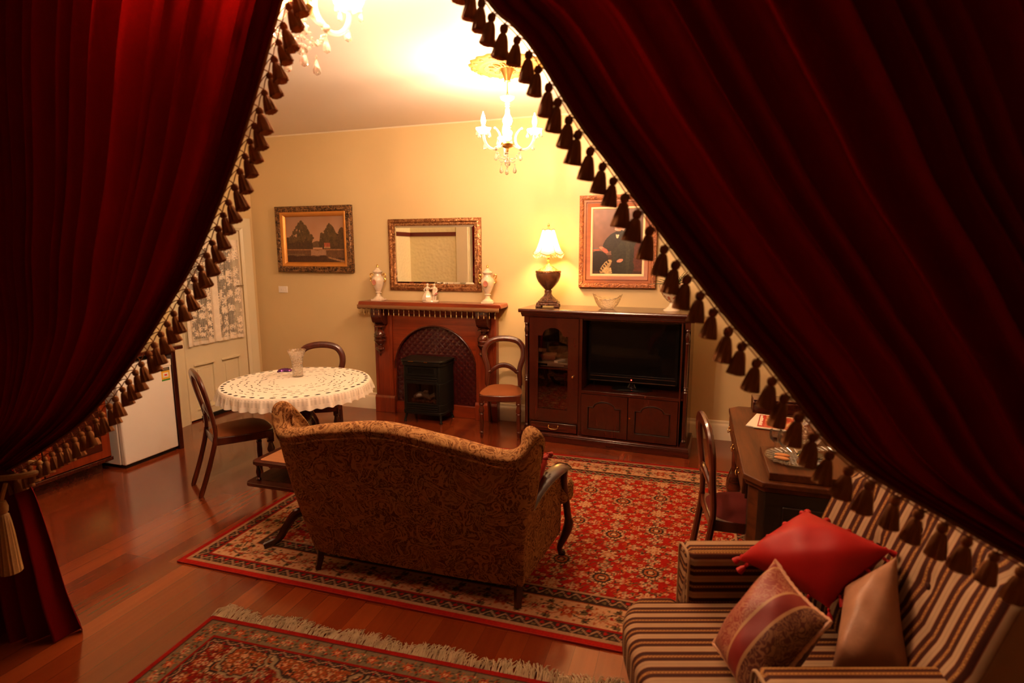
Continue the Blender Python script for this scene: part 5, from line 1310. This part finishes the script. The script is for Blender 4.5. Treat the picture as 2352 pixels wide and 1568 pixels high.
tag(b.build('coaster', plain('black_glass_coaster', (.012, .010, .010), .15), loc=(.555, 2.845, .807)), 'small round black glass dish on the nearest crystal plate', 'coaster')
def magazine(label, x, y, z, rz, cover):
    t = thing('magazine', label, 'magazine', (x, y, z), rz, 'magazines on the desk')
    B().box(-.105, .105, -.145, .145, 0, .005).build('pages', paper, t)
    b = B(); b.box(-.104, .104, -.144, .144, .005, .0056); b.build('cover', paper, t)
    if cover:
        n = N('red_floral_print'); c = n.ramp(n.new('TexNoise', i_Vector=n.coord(), i_Scale=38.0, i_Detail=3.0).outputs[0], [(.40, (.42, .03, .02)), (.52, (.50, .14, .05)), (.62, (.58, .34, .16))]); pm_ = n.done(n.pbr(c, .35))
        b = B(); b.box(-.086, .10, -.13, .13, .0056, .0062); b.build('cover_border', plain('cover_red', (.42, .025, .018), .35), t)
        b = B(); b.box(-.050, .095, -.122, .122, .0062, .0066); b.build('cover_picture', pm_, t)
        b = B()
        rr = random.Random(5); yv = .115
        for k in range(17):
            wd = rr.uniform(.008, .013); hgt = rr.choice((.018, .018, .013)); b.box(-.080+.0, -.080+hgt, yv-wd, yv, .0062, .0066); yv -= wd+.0028
        b.build('title_lettering', paper, t)
magazine('plain cream magazine under the red-covered one on the desk', .468, 3.53, .761, -.30, False)
magazine('magazine with red floral cover on top of the cream one', .488, 3.51, .7668, -.16, True)
magazine('plain cream magazine at the desk back, nearly hidden behind the drape', .80, 3.42, .761, .12, False)
b = B(); b.lathe([(.001, .0), (.05, .0), (.062, .02), (.066, .06), (.055, .10), (.03, .13), (.018, .15), (.017, .19), (.028, .20), (.012, .205), (.02, .225), (.024, .245), (.012, .262), (.001, .266)], 26, wob=lambda a, j: 1+.05*math.cos(a*10)*(1 < j < 5))
tag(b.build('crystal_decanter', cutglass, loc=(.615, 3.22, .761)), 'cut crystal decanter behind the tassels on the desk', 'decanter')

# ------------------------------------------------------------------ striped armchair
AX, AY, AR = .13, 1.835, R(197.5)
ac = thing('striped_armchair', 'armchair in tan, gold and brown stripes at the front, piled with cushions', 'armchair', (AX, AY, .0105), AR)
PER = .066
def su_build(b, name, fn, **k):
    b.a['su'] = [fn(Vector(v)) for v in b.v]; return b.build(name, stripe_m, ac, **k)
HW = .285; SZ = .42
def slab(poly_fn, nu, nv, name, sufn): pass
def soft_box(x0, x1, y0, y1, z0, z1, r, nseg=6, crown=0):
    """rounded block as a dense grid so stripes can follow it"""
    b = B(); nx, ny = 26, 60
    ring = rrect(y0, y1, z0, z1, r, nseg)   # section across
    return b
def sweep(sec_fn, n, closed_ends=True):
    rows = [sec_fn(i/(n-1)) for i in range(n)]; m = len(rows[0]); b = B()
    fs = [(i*m+k, i*m+(k+1) % m, (i+1)*m+(k+1) % m, (i+1)*m+k) for i in range(n-1) for k in range(m)]
    fs += [tuple(range(m)), tuple((n-1)*m+k for k in range(m))]
    b.add([p for r in rows for p in r], fs); return b
def subdiv(poly, step):
    out = []
    for p, q in zip(poly, poly[1:]+poly[:1]):
        L = math.hypot(q[0]-p[0], q[1]-p[1]); k = max(1, int(L/step))
        out += [(p[0]+(q[0]-p[0])*i/k, p[1]+(q[1]-p[1])*i/k) for i in range(k)]
    return out
# seat cushion: section in (x forward, z), swept across y; the T-front comes forward of the arms
def seat_sec(t):
    y = -.335+.67*t; ins = abs(y) > HW-.005
    xf = .285-.09*(2*abs(y)/.67)**4; xb = .035 if ins else -.50
    e = 1-min(1, (1-abs(2*t-1))*16)**.5 if abs(2*t-1) > .9 else 0
    pts = subdiv(rrect(xb, xf-.03*e, .27+.03*e, SZ-.03*e, .035, 5), .05)
    pts = rrect(xb, xf-.03*e, .27+.03*e, SZ-.03*e, .045, 6)
    return [(x, y, z+(.022*math.cos(2*PI*t-PI)*(z > .35)*.5+.012*(z > .35) if not ins else 0)) for x, z in pts]
b = sweep(seat_sec, 70); su_build(b, 'seat_cushion', lambda v: v.y/PER+.15, angle=60)
def base_sec(t):
    y = -.40+.80*t; return [(x, y, z) for x, z in rrect(-.60, .20 if abs(y) < .29 else .02, .13, .30, .02, 3)]
b = sweep(base_sec, 40); su_build(b, 'seat_base', lambda v: v.y/PER+.15)
# arms: section in (y,z) swept along x, horizontal stripes
for s_ in (-1, 1):
    def arm_sec(t):
        x = .015-.56*t; q = min(1, (1-abs(2*t-1))*14)**.5*.02
        return [(x, y, z) for y, z in rrect(min(s_*HW, s_*(HW+.125))+.02-q, max(s_*HW, s_*(HW+.125))-.02+q, .28, .60+q, .035, 6)]
    def arm_sec2(t):
        r = arm_sec(t); out = []
        for ii, (p, q_) in enumerate(zip(r, r[1:]+r[:1])):
            k = 12 if ii % 7 == 6 else 1; out += [tuple(p[m]+(q_[m]-p[m])*i/k for m in range(3)) for i in range(k)]
        return out
    b = sweep(arm_sec2, 26)
    ya = s_*HW
    su_build(b, 'arm', lambda v: (v.z if abs(v.y) < HW+.03 or abs(v.y) > HW+.095 else .60+(abs(v.y)-HW-.03))/PER+.35, angle=70)
    b = B(); fpts = rrect(min(s_*HW, s_*(HW+.125))+.004, max(s_*HW, s_*(HW+.125))-.004, .30, .612, .035, 6)
    b.tube([(.012, y, z) for y, z in fpts], .0055, 7, True); b.a['su'] = [.05]*len(b.v); b.build('piping', stripe_m, ac)
# back: raked, slightly winged and buttoned
def back_sec(t):
    y = -.40+.80*t
    w = 2*t-1; top = .98-.10*abs(w)**3; e = (1-min(1, (1-abs(w))*9))**2
    out = []
    zz_ = np.linspace(.36, top-.03, 26)
    bt = lambda z: .018*sum(math.exp(-((y-by)**2+(z-bz)**2)/.0012) for by, bz in ((-.12, .74), (.12, .74), (0, .86), (0, .62), (-.24, .86), (.24, .86)))
    fwd = .055*abs(w)**3
    for z in zz_:
        xi = -.455-.20*((z-.36)/.6)**1.3+.035*math.sin(PI*min(1, (z-.36)/.30))+fwd; out.append((xi-bt(z)-.05*e, y, z))
    xt = -.655+fwd
    for k in range(1, 8): a = PI*k/8; out.append((xt-.05+.05*math.cos(a), y, top-.03+.04*math.sin(a)*(1-.5*e)))
    for z in zz_[::-3]: out.append((-.60-.16*((z-.36)/.6), y, z))
    return out
b = sweep(back_sec, 90); su_build(b, 'buttoned_back', lambda v: v.y/PER+.15, angle=75)
for by, bz in ((-.12, .74), (.12, .74), (0, .86), (0, .62), (-.24, .86), (.24, .86)):
    b = B(); t = (by+.40)/.80; x = [p for p in back_sec(t)[:26] if p[2] >= bz][0][0]; b.ball((x+.004, by, bz), .012, (.6, 1, 1), 10, 7)
    b.a['su'] = [.5]*len(b.v); b.build('button', stripe_m, ac)
for (x, y) in ((.12, -.33), (.12, .33), (-.58, -.33), (-.58, .33)):
    b = B(); b.lathe([(.028, .15), (.03, .12), (.02, .09), (.024, .06), (.018, .02), (.016, 0)], 16, (x, y, .0)); b.build('leg', mahog, ac)

pillow('red_pillow', 'plain red satin cushion with tasselled edge, top of the pile on the armchair', (.447, 2.27, .785), (.652, 2.00, .80), (.47, 1.94, .60), (.196, 2.10, .64), .105, redcloth, (redcloth, 5))
def bandcol(u, v):
    return (0, 0, 0)
def damask():
    n = N('banded_damask'); at = n.new('Attribute', attribute_name='Col')
    sp = n.new('SeparateColor', i_0=at.outputs['Color']); v = sp.outputs[0]
    co = n.coord(); a = n.new('TexNoise', i_Vector=co, i_Scale=24.0, i_Detail=1.0, i_Distortion=2.0)
    fr = n.math('FRACT', n.math('MULTIPLY', a.outputs[0], 6.0)); sw = n.math('LESS_THAN', n.math('ABSOLUTE', n.math('SUBTRACT', fr, .5)), .24)
    pink = n.mix(sw, (.21, .022, .013), (.33, .125, .072)); dark = n.mix(sw, (.09, .014, .008), (.24, .11, .05))
    c = n.ramp(v, [(0, (0, 0, 0)), (.10, (1, 1, 1))], 'CONSTANT')
    isp = n.math('LESS_THAN', v, .50); isd = n.math('GREATER_THAN', v, .70)
    line = n.math('MAXIMUM', n.math('LESS_THAN', n.math('ABSOLUTE', n.math('SUBTRACT', v, .50)), .016), n.math('MAXIMUM', n.math('LESS_THAN', n.math('ABSOLUTE', n.math('SUBTRACT', v, .70)), .016), n.math('LESS_THAN', n.math('ABSOLUTE', n.math('SUBTRACT', v, .10)), .016)))
    col = n.mix(isp, (.20, .011, .008), pink); col = n.mix(n.math('LESS_THAN', v, .10), col, (.20, .011, .008)); col = n.mix(isd, col, dark); col = n.mix(line, col, (.42, .22, .10))
    return n.done(n.pbr(col, .55, normal=n.bump(sw, .15, .002)))
cordm = plain('red_cream_twist_cord', (.55, .28, .16), .6, var=.5, scale=140)
pillow('damask_pillow', 'red damask cushion with banded pattern and twisted cord edge, front of the armchair pile', (.29, 1.85, .785), (.416, 1.68, .715), (.215, 1.535, .47), (.115, 1.79, .50), .105, damask(), None, cordm, col_fn=lambda u, v: (u*.92+v*.08,)*3)
satin = plain('champagne_crushed_satin', (.33, .155, .085), .42, spec=.35, var=.3, scale=16, bump=.5, bscale=26)
pillow('satin_pillow', 'champagne satin cushion between the red ones and the armchair back', (.52, 1.98, .66), (.655, 1.97, .80), (.645, 1.75, .56), (.43, 1.70, .53), .085, satin)
